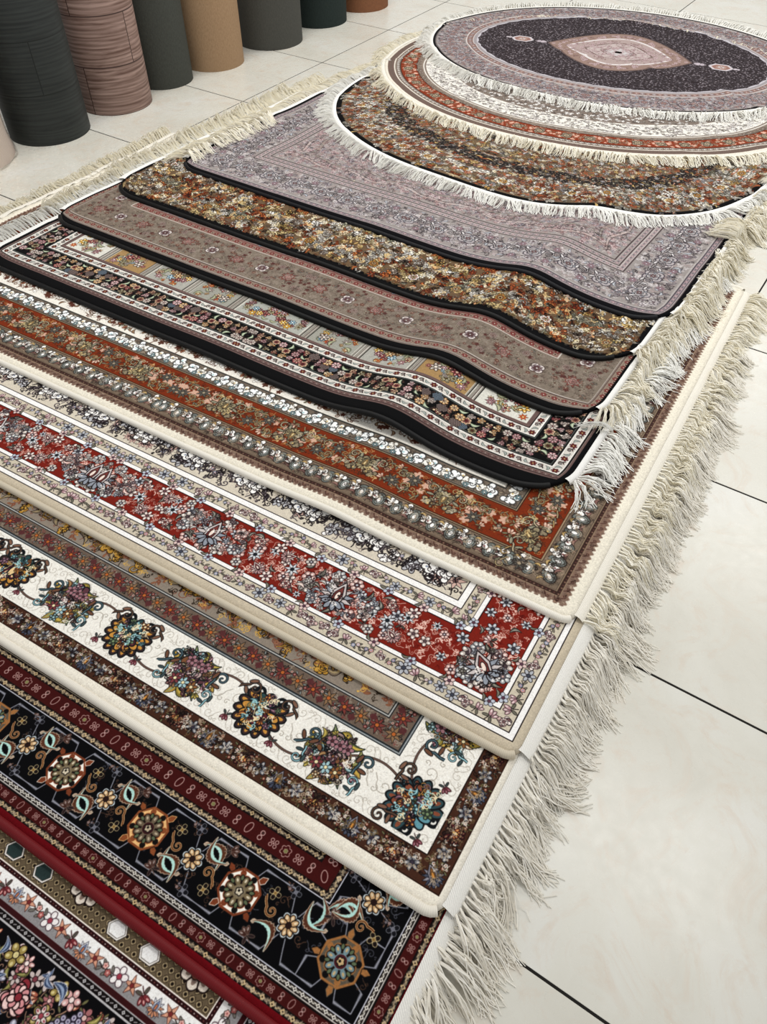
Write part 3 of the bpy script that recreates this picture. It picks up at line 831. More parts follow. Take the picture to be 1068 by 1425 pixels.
def d_red_edge(S, T):                           # dark red edge, black border with eight-sided rosettes
    c = Cloth(S, T, 1.0, '#6d0712', -12, 2)
    c.bands([(18, '#17100f'), (29, '#43100f'), (47, '#140d0d'), (50, '#b8b3ac'), (52, '#1a1414'), (60, '#b9bac4'), (62, '#060609'), (181, '#b9bac4'), (183, '#17100f'), (196, '#43100f'),
             (228, '#17100f'), (240, '#a59a86'), (242, '#101014')])
    g = ('#cdb183', '#8d8674', '#1d1413')
    for i, h in ((23.5, 4.8), (190, 5.6), (234, 5)):
        guard(c, i, h * 1.9, h, g); c.filigree(i - h, i + h, 5, ('#8a7a66', '#b9a68a'), 2.6, 7, .3)
    guard(c, 56, 7, 3.8, ('#e6e0d6', '#a8a296', '#15110f'))
    for i, h in ((38.5, 8.2), (212, 11)):
        for s, t, a, k in c.track(i, h * 2.35): c.stamp(m_zero, ('#c0a29c', '#43100f', (0, 1, 2, 3, 2, 1)[k % 6]), s, t, h, a)
    for ph in (0, math.pi): c.vine(122, 50, 196, 1.8, '#8e8f9a', ph, 1)
    c.filigree(66, 178, 40, ('#4d4e58', '#5c4030'), 11, 3, .1)
    br = ('#8a4a28', '#e9b777', '#150f0d', '#6c5d4a', '#3a1a1c', '#b9a98e'); wh = ('#7c3c22', '#fbf3e6', '#110e0d', '#77684c', '#7d6f58', '#d5c8ae'); gr = ('#a06a3a', '#5d5346', '#0d0c0c', '#6f8a92', '#4a1c20', '#c7a878')
    for s, t, a, k in c.track(122, 196):
        c.stamp(m_medallion, (gr, wh, br, wh)[k % 4] if k else gr, s, t, 50, a)
        def at(ds, dt): return (s + ds, t + dt) if a == 0 else (s + dt, t + ds)
        if k == 0:
            for u in (1, -1):
                pass
            c.stamp(m_saz, ('#c0a896', '#5a3324', '#a6d0c6', .6), s + 38, t + 64, 27, -.2); c.stamp(m_saz, ('#c0a896', '#5a3324', '#a6d0c6', .6), s + 64, t + 38, 27, 1.6, True)
        for sg in (-1, 1):
            if k == 0 and sg < 0: continue
            x, y = at(sg * 98, 0); 
            if sg > 0 or k == 1: c.stamp(m_rosette, ('#0a0a0e', '#c3cdd0', '#3a2a20', '#c79a62', '#1d1413', 8), x, y, 21, a); c.stamp(m_flower, ('#1a1210', '#c9a070', '#2a1815', 8, '#e6d2b0'), x, y, 17, a)
            x, y = at(sg * 70, sg * 27); c.stamp(m_saz, ('#c0a68e', '#5a3322', '#b0dcd2'), x, y, 28, a + .5)
            x, y = at(sg * 128, -sg * 27); c.stamp(m_saz, ('#c0a68e', '#5a3322', '#b0dcd2'), x, y, 28, a + .5 + math.pi)
            x, y = at(sg * 80, -sg * 46); c.stamp(m_flower, ('#80818a', '#15151b', '#6d6d78', 4), x, y, 11, a); c.stamp(m_sprig, ('#2a2222', '#6a4a38', '#a08078', '#5d5d66'), x + 12, y + 3, 9, a + k)
            x, y = at(sg * 48, sg * 44); c.stamp(m_bud, ('#6f5a50', '#42261f', '#9b8a84', '#2c2020'), x, y, 15, a + sg)
            x, y = at(sg * 52, -sg * 28); c.stamp(m_flower, ('#d9c48e', '#1c1413', '#8a6a3a', 4), x, y, 11, a)
            x, y = at(sg * 58, -sg * 6); c.stamp(m_curl, ('#e0b27a', '#5c3018'), x, y, 17, a + (0 if sg > 0 else math.pi))
    kin = [(m_cloud, ('#0e0c0c', '#e9e4da', '#c58a30')), (m_leaf, ('#0e0c0c', '#2f6f78', '#8fd0d0', .4)), (m_curl, ('#0e0c0c', '#c79a3c')), (m_cloud, ('#0e0c0c', '#8a7f6c', '#e9e4da')), (m_bud, ('#e9e4da', '#7a4a24', '#e0b060', '#2f6f78'))]
    c.fill(243, 560, 34, kin, 22, 3)
    return c

def flourish(c, i, pitch, half, col, w=.05):
    for s, t, a, k in c.track(i, pitch, pitch * .3): c.stamp(m_scroll, (col, w), s, t, half, a + (k % 2) * math.pi, k % 3 == 0)

def d_cream_palmette(S, T):                     # cream edge, white border with big palmettes
    c = Cloth(S, T, 1.0, '#e9e2d3', -12, 3)
    c.bands([(28, '#2a1710'), (30, '#46291d'), (74, '#1f1512'), (76, '#ece8df'), (200, '#23282b'), (202, '#8f9496'), (205, '#23282b'), (208, '#6b5b4f'), (254, '#1e2022'), (256, '#a9a8a4'), (259, '#1e2022'), (261, '#8b7f72')])
    r = c.r
    for s, t, a, k in c.track(52, 39):
        j = k % 4
        if j == 0: c.stamp(m_lotus, ('#14151c', '#474c5e', '#8d8890', '#8a5a2c', '#d08a3c'), s, t, 21, a)
        elif j == 2: c.stamp(m_palmette, ('#1a0f10', '#4a1a1e', '#8a6a50', '#a34a30', '#d8a860', '#3a2a22'), s, t, 20, a + math.pi)
        else: c.stamp(m_flower, ('#17171d', '#74747a', '#3a3340', 6, '#c9c4be'), s, t, 14, a)
        for q in (-1, 1):
            x, y = (s + 19, t + q * 11) if a == 0 else (s + q * 11, t + 19)
            c.stamp(m_sprig, ('#191210', ('#6b6a48', '#8a8478')[k % 2], '#d5cdc4', '#8c4a34'), x, y, 12, a + q)
    c.filigree(31, 74, 12, ('#120b09', '#a8957e', '#6d5a3c', '#d0c4b4'), 7, 2, .17); c.filigree(209, 254, 12, ('#191514', '#9a8c7c', '#7a3a34'), 7, 4, .17)
    for i in (92, 182): flourish(c, i, 30, 17, '#b0a89c', .065)
    flourish(c, 138, 46, 24, '#a8a094', .06)
    dk = '#15181b'
    P1 = [('#5d3436', '#a08078'), ('#6d4a34', '#b08a58'), ('#8a7c3a', '#c4ac58'), ('#4a5a58', '#a4c8cc'), ('#6a3a48', '#b89a9c'), ('#3a2c2a', '#7d6a5c'), ('#7d5a3a', '#e2d2b0')]
    P2 = [('#5a2a28', '#d89a4a'), ('#6d3a24', '#c8803a'), ('#3f4a3a', '#7d9468'), ('#5a3a4a', '#a07a84'), ('#3a5a60', '#9ccdd2'), ('#7a4a2c', '#ecd2a0')]
    c.vine(138, 36, 332, 4.5, '#2a1d1b'); c.vine(138, 36, 332, 1.5, '#8a6a5a')
    for s, t, a, k in c.track(138, 166):
        def at(ds, dt): return (s + ds, t + dt) if a == 0 else (s + dt, t + ds)
        if k % 2 == 0:
            for q in (-1, 1):
                x, y = at(q * 22, -4); c.stamp(m_leaf, (dk, '#a8814a', '#e3b877', .6), x, y, 26, a + q * 1.1, q < 0)
            c.stamp(m_palmette, (dk, '#3b2a2a', '#c88c3c', '#5a2430', '#e2c08a', '#2d4a4c') if k else (dk, '#2f4a50', '#8a4a34', '#b0702c', '#4d5a34', '#5e93a0'), s, t + (0 if a else -2), 54, a + (math.pi if k else 0))
            c.clump(s, t + 4, 38, 34, 26, P2, 11, dk, a)
            for q in range(16): x, y = at(c.r.uniform(-38, 38), c.r.uniform(-34, 34)); c.stamp(m_scroll, (('#e9d8b0', '#101316', '#9ccdd2')[q % 3], .2), x, y, 9, q)
            for q in (-1, 1):
                x, y = at(q * 44, 36); c.stamp(m_curl, (dk, '#5c4436', '#7d5a48'), x, y, 24, a + .3 * q, q > 0)
                x, y = at(q * 52, -36); c.stamp(m_bud, ('#2c1c1c', '#6b3038', '#a4707a', '#3f4a48'), x, y, 13, a + math.pi)
        else:
            for q in range(11):
                an = q * .571; x, y = at(math.sin(an) * 46, math.cos(an) * 43)
                c.stamp(m_leaf, (dk, ('#8a7a34', '#4f5a38', '#b08a3c')[q % 3], ('#c9a84c', '#8a9468')[q % 2], .4), x, y, 20, an + q)
            c.stamp(m_peony, (dk, '#5d3840', '#a08480', '#7d5034', k), s, t + 4, 48, a); c.stamp(m_peony, (dk, '#7a4a4c', '#b59a94', '#5a3a30', k + 3), s, t + 4, 28, a)
            c.clump(s, t, 56, 46, 64, P1, 11, dk, a); c.stamp(m_peony, (dk, '#5d343a', '#a8888a', '#7d5038', k), s, t, 19, a)
            for q in range(20): x, y = at(c.r.uniform(-46, 46), c.r.uniform(-40, 40)); c.stamp(m_scroll, (('#e6ddd2', '#101214')[q % 2], .2), x, y, 8, q)
            for q, col in ((-1, '#8a5a34'), (0, '#9fc0c6'), (1, '#7c3a3e')):
                x, y = at(q * 20, -24); c.stamp(m_flower, (dk, col, '#e8d8a8', 6), x, y, 13, a)
                x, y = at(q * 17, 24); c.stamp(m_flower, (dk, '#a07078', '#4f2a30', 5), x, y, 12, a)
            for q in (-1, 1):
                x, y = at(q * 58, 14); c.stamp(m_curl, (dk, '#48616a', '#6f4a38'), x, y, 25, a + (math.pi * .5 if q > 0 else -.6), q < 0)
                x, y = at(q * 56, -28); c.stamp(m_curl, (dk, '#8fc0c8', '#3e4e50'), x, y, 20, a + (2.4 if q > 0 else .7), q > 0)
    for s, t, a, k in c.track(231, 36):
        c.stamp(m_star, ('#191818', ('#8a6a4c', '#7a3a34')[k % 2], '#b8622c', 7), s, t, 19, a + .3 * k)
        x, y = (s + 18, t + (9, -9)[k % 2]) if a == 0 else (s + (9, -9)[k % 2], t + 18)
        c.stamp(m_sprig, ('#191818', '#858a86', '#7d3a38', '#b59a8c'), x, y, 13, a + k)
        x, y = (s + 14, t - (11, -11)[k % 2]) if a == 0 else (s - (11, -11)[k % 2], t + 14)
        c.stamp(m_hydrangea, ('#191212', '#7a3234', '#b08080'), x, y, 9, a)
    kin = [(m_curl, ('#2a2018', '#c49238', '#8a6a3a')), (m_cloud, ('#2a2018', '#b98a34', '#e0c080')), (m_sprig, ('#7a4a38', '#8a5a40', '#9a6a50', '#7a4a38')), (m_leaf, ('#241c18', '#7a6a58', '#a8946c', .5)), (m_scroll, ('#7d4634', .08))]
    c.fill(262, 560, 21, kin, 20, 4); c.filigree(262, 560, 20, ('#241a12', '#d9a84c'), 10, 14, .15)
    return c

def d_beige_red(S, T):                          # beige edge, broad red border between white lines
    c = Cloth(S, T, 1.0, '#c3b69f', -6, 4)
    hl = '#150e10'
    c.bands([(27, hl), (29, '#f0edea'), (40, hl), (42, '#c8bda8'), (74, hl), (75.5, '#f0edea'), (85, hl), (86.5, '#7d2015'), (198, hl), (199.5, '#f0edea'), (210, hl), (211, '#c8bda8'), (240, hl), (241.5, '#f0edea'), (256, hl), (258, '#cfc5b3')])
    r = c.r
    c.fill(90, 195, 17, [(m_scroll, ('#e6c2b4', .2)), (m_curl, ('#6d1a12', '#dcb0a0'))], 10, 55, .5)
    c.fill(90, 195, 17, [(m_scroll, ('#e0b8aa', .2)), (m_scroll, ('#5d120c', .2)), (m_curl, ('#6d1a12', '#e4c0b2'))], 6.5, 5, .5)
    for i in (58, 225):
        for s, t, a, k in c.track(i, 27):
            o = r.uniform(-3, 3)
            f = ((m_peony, (hl, '#d0b0aa', '#ecdcd6', '#7c5a5c', 2)), (m_sprig, (hl, '#6d6a5c', '#9aa3b8', '#dcc0bc')), (m_flower, (hl, '#b0b3ba', '#3f4350', 6)), (m_sprig, (hl, '#807a6a', '#cf9a94', '#8a90a8')), (m_bud, (hl, '#b58a90', '#e0d0cc', '#6d6a5c')))[r.randrange(5)]
            c.stamp(f[0], f[1], s, t + o, r.uniform(13, 17), a + r.uniform(-1, 1), r.random() < .5)
    for i in (80, 204):                          # flowers breaking the white lines
        for s, t, a, k in c.track(i, 85, 20, False):
            c.stamp(m_flower, (hl, ('#d9bdb8', '#b9bfcc')[k % 2], '#5c3a4a', 5), s, t, 12, a + k); c.stamp(m_leaf, (hl, '#4a463c', '#8a8676', .4), s + 14, t + 4, 10, k)
    c.fill(88, 198, 36, [(m_flower, (hl, '#c4b0a8', '#5a4448', 5, '#eee4dc')), (m_star, (hl, '#c9ccd0', '#1c242c', 7)), (m_flower, (hl, '#a8aab0', '#3a3a44', 6, '#dcdce0')), (m_rosette, (hl, '#cf9f96', '#eedcd4', '#6a4448', '#d0d0d4', 6)), (m_leaf, (hl, '#45413a', '#98948a', .5)), (m_bud, (hl, '#b88c88', '#ecd8d0', '#4a463f'))], 14, 61, .4)
    G1 = [('#8f8a86', '#dcd8d2'), ('#b09a92', '#ecd8cc'), ('#6d7078', '#b9bec6'), ('#5a4a4e', '#a8989a'), ('#c08c84', '#f0dcd2'), ('#4a463f', '#98948a')]
    for s, t, a, k in c.track(142, 338):
        def at(ds, dt): return (s + ds, t + dt) if a == 0 else (s + dt, t + ds)
        for q in range(11):                      # a wreath round each palmette
            an = q * 2 * math.pi / 11 + .3; rad = 42
            x, y = at(math.sin(an) * rad * (1.9 if k else 1.0), math.cos(an) * rad)
            f = ((m_flower, (hl, '#b8aca4', '#4a3c40', 5, '#f0eae2')), (m_rosette, (hl, '#a4a6a8', '#e6e4e0', '#6d6a74', '#c9a8a0', 7)), (m_leaf, (hl, '#3f3c36', '#8d8a7c', .4)), (m_rosette, (hl, '#c9a098', '#ecdcd4', '#5c3438', '#b9bcc4', 6)))[(q + k) % 4]
            c.stamp(f[0], f[1], x, y, 17, an + q)
        c.clump(s, t, 92 if k else 46, 50 if k else 46, 62 if k else 36, G1, 11, hl, a)
        c.stamp(m_lotus, (hl, '#8d939e', '#c4bab8', '#7a3a36', '#ecd6c8'), s, t - (3 if a == 0 else 0), 42, a)
        for q in range(8):
            x, y = at(c.r.uniform(-1, 1) * (70 if k else 44), c.r.uniform(-40, 40)); c.stamp(m_scroll, ((hl, '#f0e9e2')[q % 2], .17), x, y, 9, q)
        for q in ((-1, 1) if k else ()):
            x, y = at(q * 160, -q * 40); c.stamp(m_flower, (hl, '#d9c4bc', '#6a4448', 6, '#f2e6de'), x, y, 15, a)
            x, y = at(q * 148, q * 30); c.stamp(m_lotus, (hl, '#b48c8a', '#dcc4bc', '#7a4044', '#ecd6c8'), x, y, 20, a + q)
            x, y = at(q * 122, q * 4); c.stamp(m_star, (hl, '#ccd0d4', '#1c242c', 7), x, y, 19, a)
            x, y = at(q * 100, -q * 44); c.stamp(m_leaf, (hl, '#4a463f', '#98948a', .5), x, y, 15, a)
            x, y = at(q * 112, -q * 34); c.stamp(m_peony, (hl, '#cf9c92', '#ecd6cc', '#7a4444', k), x, y, 18, a)
            x, y = at(q * 98, q * 42); c.stamp(m_rosette, (hl, '#b4a8a0', '#e9e2da', '#5d5058', '#c9ccd0', 6), x, y, 13, a)
    kin = [(m_curl, ('#1d1719', '#3a3034', '#e9e5df')), (m_cloud, ('#2a2224', '#f1eeea', '#b9b4b4')), (m_flower, ('#1a1418', '#b4b4b8', '#e6e6e8', 6)), (m_star, ('#2a2224', '#c9a79a', '#6a4a4a', 7)), (m_sprig, ('#3a3030', '#8a8074', '#d8b0a8', '#9aa0b4')), (m_scroll, ('#6d5f5c', .06)), (m_leaf, ('#231c1e', '#3f363a', '#7a7074', .6))]
    c.fill(262, 520, 26, kin, 22, 6)
    c.filigree(262, 520, 20, ('#1d1719', '#4a4246', '#1d1719'), 15, 8, .17)
    for s, t, a, k in c.track(330, 170):
        for q in range(7): c.stamp(m_cloud, ('#231d20', '#f1eeea', '#8f98ae'), s + math.sin(q * .9) * 36, t + math.cos(q * .9) * 30, 24, q)
        c.stamp(m_peony, ('#231d20', '#b9b2b4', '#ece8e4', '#7d7a84', k), s, t, 26, a)
    return c

def d_rust(S, T):                               # ivory edge, rust-red border
    c = Cloth(S, T, 1.2, '#e3dccb', 2, 5)
    c.bands([(28, '#7d6456'), (46, '#8d7660'), (48, '#3a2722'), (57, '#8d7a62'), (59, '#4a3d35'), (60, '#756454'), (114, '#3a2a22'), (116, '#9a8468'), (119, '#3a2318'), (121, '#7a2d12'), (221, '#3a2318'), (223, '#9a8468'),
             (226, '#2d2f30'), (228, '#6e6256'), (274, '#2d2f30'), (277, '#a39886'), (279, '#e5e0d6'), (350, '#8a7d6e')])
    for s, t, a, k in c.track(29, 7): c.stamp(m_tuft, (('#e3dccb', '#7d6456')[k % 2],), s, t, 4.2, a)
    c.filigree(29, 46, 8, ('#a8927e', '#2f1e19', '#8a6a58'), 6, 9, .2)
    for s, t, a, k in c.track(39, 11): c.stamp(m_curl, ('#35211c', ('#b39a86', '#5a3630')[k % 2]), s, t, 8, a + (k % 2) * 3.1)
    for s, t, a, k in c.track(52, 9): c.stamp(m_tuft, (('#8a6a58', '#5c3a34')[k % 2],), s, t, 3, a)
    dk = '#241d1a'
    for i0, i1, sd in ((60, 114, 1), (228, 274, 2)):
        c.fill(i0, i1, 13, [(m_curl, (dk, '#8d7d68')), (m_sprig, (dk, '#5c5a4c', '#9a8670', '#6d463c')), (m_leaf, (dk, '#5d5144', '#a08e74', .5)), (m_scroll, ('#3a302a', .14))], 9, sd)
    for s, t, a, k in c.track(87, 47):
        def at(ds, dt): return (s + ds, t + dt) if a == 0 else (s + dt, t + ds)
        c.stamp(m_oval, (dk, '#6b716d', '#8f9692', '#f2f0ec'), s, t, 22, a)
        x, y = at(23, 6); c.stamp(m_cloud, (dk, '#f3f0eb', '#7c4a48'), x, y + (0 if a else 3), 21, a + .3 + k % 3)
        x, y = at(21, -12); c.stamp(m_leaf, (dk, '#6d4a46', '#8f6a62', .5), x, y, 12, a)
        x, y = at(-14, 16); c.stamp(m_leaf, (dk, '#a8874e', '#c9ac74', .6), x, y, 10, a)
    c.filigree(123, 219, 15, ('#4a2014', '#b08c58', '#3a2a20'), 9, 4)
    c.fill(126, 218, 21, [(m_curl, ('#33211a', '#b09a6a')), (m_tuft, ('#c9a08a',)), (m_sprig, ('#2f211a', '#8d8364', '#c8a080', '#7f7f74')), (m_bud, ('#33211a', '#c99a84', '#e0c8b4', '#7d7658')), (m_curl, ('#3a2318', '#cfae72', '#77735e'))], 15, 7)
    for s, t, a, k in c.track(170, 215):
        def at(ds, dt): return (s + ds, t + dt) if a == 0 else (s + dt, t + ds)
        for q in (-1, 1):
            x, y = at(q * 34, 12); c.stamp(m_curl, (dk, '#b7a888', '#8d8a74'), x, y, 27, a + (.5 if q > 0 else -.3), q < 0)
            x, y = at(q * 27, -24); c.stamp(m_cloud, (dk, '#8a7d64', '#c8a662'), x, y, 19, a, q < 0)
            x, y = at(q * 84, q * 14); c.stamp(m_star, (dk, '#57544e', '#9c8f78', 8), x, y, 21, a); x, y = at(q * 100, -q * 20); c.stamp(m_curl, (dk, '#b9a478', '#77735e'), x, y, 20, a + q)
            x, y = at(q * 66, -q * 26); c.stamp(m_curl, ('#33211a', '#c8ac6e', '#6f7060'), x, y, 17, a + q)
        c.stamp(m_cloud, (dk, '#8f8266', '#6d6452'), s, t + 8, 25, a, True); c.stamp(m_lotus, (dk, '#a3956f', '#7d7358', '#b08a54', '#d9c28a'), s, t, 26, a + (math.pi if k % 2 else 0))
        for q in range(9):
            x, y = at(c.r.uniform(-58, 58), c.r.uniform(-38, 38)); c.stamp(m_scroll, (('#33211a', '#d0b67c', '#b9b09a')[q % 3], .17), x, y, 11, q * 1.7)
    c.filigree(60, 114, 12, ('#2a211d', '#a8927a'), 7, 5); c.filigree(228, 274, 12, ('#2a2523', '#a39684'), 7, 6)
    for s, t, a, k in c.track(251, 50):
        def at(ds, dt): return (s + ds, t + dt) if a == 0 else (s + dt, t + ds)
        c.stamp(m_cloud, ('#3a3a3a', '#f1f3f2', '#a9cdd2'), s, t, 25, a + k); x, y = at(25, 3 * (-1) ** k); c.stamp(m_cloud, ('#4d453a', '#efece4', '#c8a860'), x, y, 20, a + 2 + k)
        x, y = at(12, -13); c.stamp(m_flower, (dk, '#6d8a90', '#e3e7e4', 6), x, y, 9, a)
    kin = [(m_curl, ('#4a2f26', '#8d7058')), (m_leaf, ('#33291f', '#6d4a38', '#a88c6a', .5)), (m_bud, ('#33231c', '#7c3f30', '#c79a6a', '#6d6a4a')), (m_cloud, ('#8a7d70', '#f6f4ef', '#b59a6a')), (m_tuft, ('#5c3326',))]
    c.fill(280, 348, 17, kin, 13, 8); c.fill(280, 348, 40, [(m_scroll, ('#5c4034', .15))], 15, 18); c.fill(352, 640, 24, kin, 17, 9)
    return c

def d_garden(S, T):                             # black edge, black flower border, garden panels within
    c = Cloth(S, T, 1.3, '#0a0a0c', -40, 6)
    dk = '#15100f'
    c.bands([(44, '#6a5450'), (49, '#3b2b2a'), (52, '#6a5450'), (62, '#8a8078'), (64, dk), (67, '#e6e3dd'), (70, '#c9c4bc'), (92, '#e6e3dd'), (95, dk), (98, '#4d5350'), (101, '#0b0a0b'), (172, '#4d5350'), (175, dk), (177, '#eae7e1'), (180, '#cfcac1'), (200, '#eae7e1'),
             (203, dk), (205, '#6a5450'), (217, '#8d8a80')])
    for s, t, a, k in c.track(55.5, 9): c.stamp(m_tuft, (('#a89a92', '#4a2426')[k % 2],), s, t, 2.4, a)
    for i in (81, 190):
        for s, t, a, k in c.track(i, 19):
            j = k % 3
            if j == 0: c.stamp(m_flower, (dk, '#6a1f22', '#c9a06a', 6), s, t, 9.5, a)
            elif j == 1: c.stamp(m_leaf, (dk, '#7a8480', '#b3bab4', .5), s, t, 10, a + k)
            else: c.stamp(m_curl, (dk, '#2a2024', '#6a4a44'), s, t, 10, a)
    r = c.r
    fl = [('#c9a88a', '#7a3a34'), ('#b08084', '#e9d5d0'), ('#d9c09a', '#7a2f34'), ('#8d5a60', '#d8b8b4'), ('#a89a92', '#e2d8cc'), ('#b0a88a', '#5a4a2a'), ('#8a3a42', '#d8b098'), ('#b98a5a', '#ecd8b0')]
    c.filigree(102, 171, 16, ('#5c5a48', '#6a4a40'), 8, 3)
    for s, t, a, k in c.track(136, 26):
        for o in (-24, -2, 20):
            f = r.choice(fl); z = r.uniform(12.5, 16)
            x, y = (s + r.uniform(-5, 5), t + o + r.uniform(-3, 3)) if a == 0 else (s + o + r.uniform(-3, 3), t + r.uniform(-5, 5))
            if not (108 < min(x - c.dx, y) < 168): continue
            q = (k * 3 + int(o)) % 7
            if q == 0 and k % 4 == 0: c.stamp(m_hydrangea, ('#120e12', '#8ba0b0', '#4a5560'), x, y, z * 1.25, a)
            elif q == 3 and k % 2: c.stamp(m_hydrangea, ('#120e10', '#8a7670', '#b7a49c'), x, y, z * 1.3, a)
            elif q in (1, 4): c.stamp(m_rosette, ('#170f10', f[0], f[1], f[1], '#5a1c20', 7), x, y, z, a)
            elif q == 5: c.stamp(m_leaf, ('#101010', '#8a9a80', '#c5cdb0', .5), x, y, z, r.uniform(0, 6))
            else: c.stamp(m_peony, ('#170f10', f[0], f[1], f[0], k), x, y, z, a)
    c.rect(0, 18, 0, 2000, '#0a0a0c'); c.rect(0, 4000, 0, 44, '#0a0a0c')
    p = 217 + c.dx; j = 0                         # the panels
    while p < S:
        w = 150
        col = ('#cfcdc3', '#a08054', '#a3a199', '#97968c', '#a3a49c')[min(j, 4)]
        c.rect(p, p + w, 217, 360, col); c.rect(p + w, p + w + 30, 217, 720, '#8f8a80')
        for o, cc in ((0, dk), (7, '#d8d4ca'), (9, '#5a4a48'), (20, '#d8d4ca'), (22, dk), (28, '#d8d4ca')): c.rect(p + w + o, p + w + o + 2, 217, 720, cc)
        c.rect(p, p + w, 352, 360, dk)
        rr = random.Random(j)
        for q in range(46):
            x, y = p + rr.uniform(16, w - 16), 217 + rr.uniform(12, 125)
            f = rr.choice(fl + [('#e0a63c', '#fff0c0'), ('#7aa0b4', '#e0eef2'), ('#d8602c', '#f6cf90')])
            k2 = rr.randrange(4); z = rr.uniform(9, 19)
            if k2 == 0: c.stamp(m_leaf, ('#3a3a30', '#7d8068', '#b8b894', .5), x, y, z, rr.uniform(0, 6))
            elif k2 == 1: c.stamp(m_flower, (dk, f[0], f[1], 6, f[1]), x, y, z, rr.uniform(0, 6))
            elif k2 == 2: c.stamp(m_star, (dk, f[0], f[1], 7), x, y, z, rr.uniform(0, 6))
            else: c.stamp(m_peony, (dk, f[0], f[1], f[0], q % 4), x, y, z * .9, 0)
        p += w + 30; j += 1
    return c

def d_taupe(S, T):                              # black edge, taupe border with small rosettes
    c = Cloth(S, T, 1.4, '#09090b', -40, 7)
    c.bands([(32, '#7d7067'), (36, '#3a2a2a'), (38, '#a39a92'), (40, '#7d6f66'), (44, '#8b7a6c'), (66, '#3f2a2b'), (68, '#7d6f66'), (72, '#b9b2aa'), (74, '#7b6f63'), (224, '#c4bdb4'), (227, '#8a6a60'), (250, '#6d2a2c'), (253, '#8d7a72'), (285, '#8d7a72')])
    for i in (54, 238):
        for s, t, a, k in c.track(i, 15):
            if k % 2: c.stamp(m_flower, ('#33201f', '#8a3a38', '#cdbba8', 6), s, t, 9, a)
            else: c.stamp(m_lattice, ('#3f2c2a', '#b39a88'), s, t, 8, a)
    c.fill(76, 222, 18, [(m_sprig, ('#3b332d', '#5d564a', '#8a5a4a', '#6d7070')), (m_star, ('#4d3a34', '#6d4238', '#a08874', 7)), (m_flower, ('#4a4038', '#8f8474', '#5c4038', 6)), (m_curl, ('#5c4c44', '#8b7c70')), (m_scroll, ('#5e4f46', .1)), (m_tuft, ('#53302c',))], 10, 11)
    for s, t, a, k in c.track(149, 105):
        j = k % 2
        if j: c.stamp(m_cartouche, ('#3a2a2a', '#d5cdc8', '#8a7a80', '#5c3a3c'), s, t, 23, a)
        else: c.stamp(m_star, ('#4a3430', '#7a4a3e', '#a08068', 9), s, t, 30, a); c.stamp(m_cartouche, ('#6a2026', '#8d8074', '#7a6c62', '#a88a80'), s, t, 19, a)
        for q in (-1, 1):
            x, y = (s + 52, t + q * 40) if a == 0 else (s + q * 40, t + 52)
            c.stamp(m_rosette, ('#4a3634', '#8d8078', '#6d4a44', '#a0988c', '#5c2a2a', 6), x, y, 13, a)
    c.filigree(76, 222, 17, ('#4d423b', '#9a8d80'), 9, 2, .1); c.rect(0, 12, 0, 2000, '#09090b'); c.rect(0, 4000, 0, 32, '#09090b')
    c.fill(254, 700, 13, [(m_tuft, ('#b9a8a4',)), (m_tuft, ('#5c3436',)), (m_scroll, ('#6d5250', .12)), (m_flower, ('#4a3636', '#a5919a', '#5d4048', 5)), (m_flower, ('#3f4348', '#8f9aa4', '#5c6a74', 5))], 7, 12)
    for s, t, a, k in c.track(330, 400): c.stamp(m_hydrangea, ('#33404a', '#8fa3b0', '#c0ccd2'), s, t, 40, a)
    return c

def d_relief(S, T):                             # black edge, gold, rust and white carved flowers
    c = Cloth(S, T, 1.5, '#08080a', -10, 8)
    dk = '#17110e'
    c.bands([(30, '#6a543e')])
    r = c.r
    gold = [('#a8823f', '#d9bd84'), ('#8d7340', '#c9b27c'), ('#b09a68', '#e6d8b4')]; rust = [('#86381c', '#c0703a'), ('#6d2a18', '#a85630'), ('#9a5230', '#d8a070')]
    grey = [('#8d8a84', '#d0ccc4'), ('#6a6a5c', '#a8a690'), ('#75685e', '#b5a698')]; white = [('#ece8e0', '#a09a90'), ('#f2efe9', '#c9b88c')]
    def kin(f): return [(m_peony, (dk, f[0], f[1], f[0], r.randrange(3))), (m_curl, (dk, f[1], f[0])), (m_curl, (dk, f[0], f[1])), (m_flower, (dk, f[0], f[1], 6, f[1])), (m_cloud, (dk, f[1], f[0])), (m_leaf, (dk, f[0], f[1], .5)), (m_scroll, (f[1], .16))]
    allk = [k for f in gold + rust + grey for k in kin(f)]
    c.fill(20, 900, 24, allk, 15, 21, .5)
    for q in range(150):                          # drifts of one colour after another, as the yarn was dyed
        s, t = r.uniform(25, S), r.uniform(40, 420)
        f = r.choice((gold, rust, grey, white, white, rust)); f = r.choice(f); kk = kin(f) + [(m_cloud, (dk, f[0], f[1]))]
        for j in range(r.randrange(5, 12)):
            k = r.choice(kk); c.stamp(k[0], k[1], s + r.gauss(0, 26), max(t + r.gauss(0, 13), 38), r.uniform(9, 17), r.uniform(0, 6), r.random() < .5)
    c.fill(30, 900, 33, [(m_scroll, (dk, .2)), (m_scroll, ('#e4d8b8', .2)), (m_scroll, ('#1a100c', .25)), (m_scroll, ('#d8b880', .2))], 12, 25, .5)
    for s, t, a, k in c.track(95, 150, 40):
        f = (gold[2], white[1], gold[0])[k % 3]
        c.stamp(m_rosette, (dk, f[0], '#7c3a24', f[1], '#4a2418', 7), s, t, 19, a + k)
    for s, t, a, k in c.track(33, 14): c.stamp(m_curl, (dk, ('#b59a60', '#d0bc90', '#8a4a24', '#a8a08c')[k % 4]), s, t + r.uniform(-4, 3), 8, a + k)
    return c

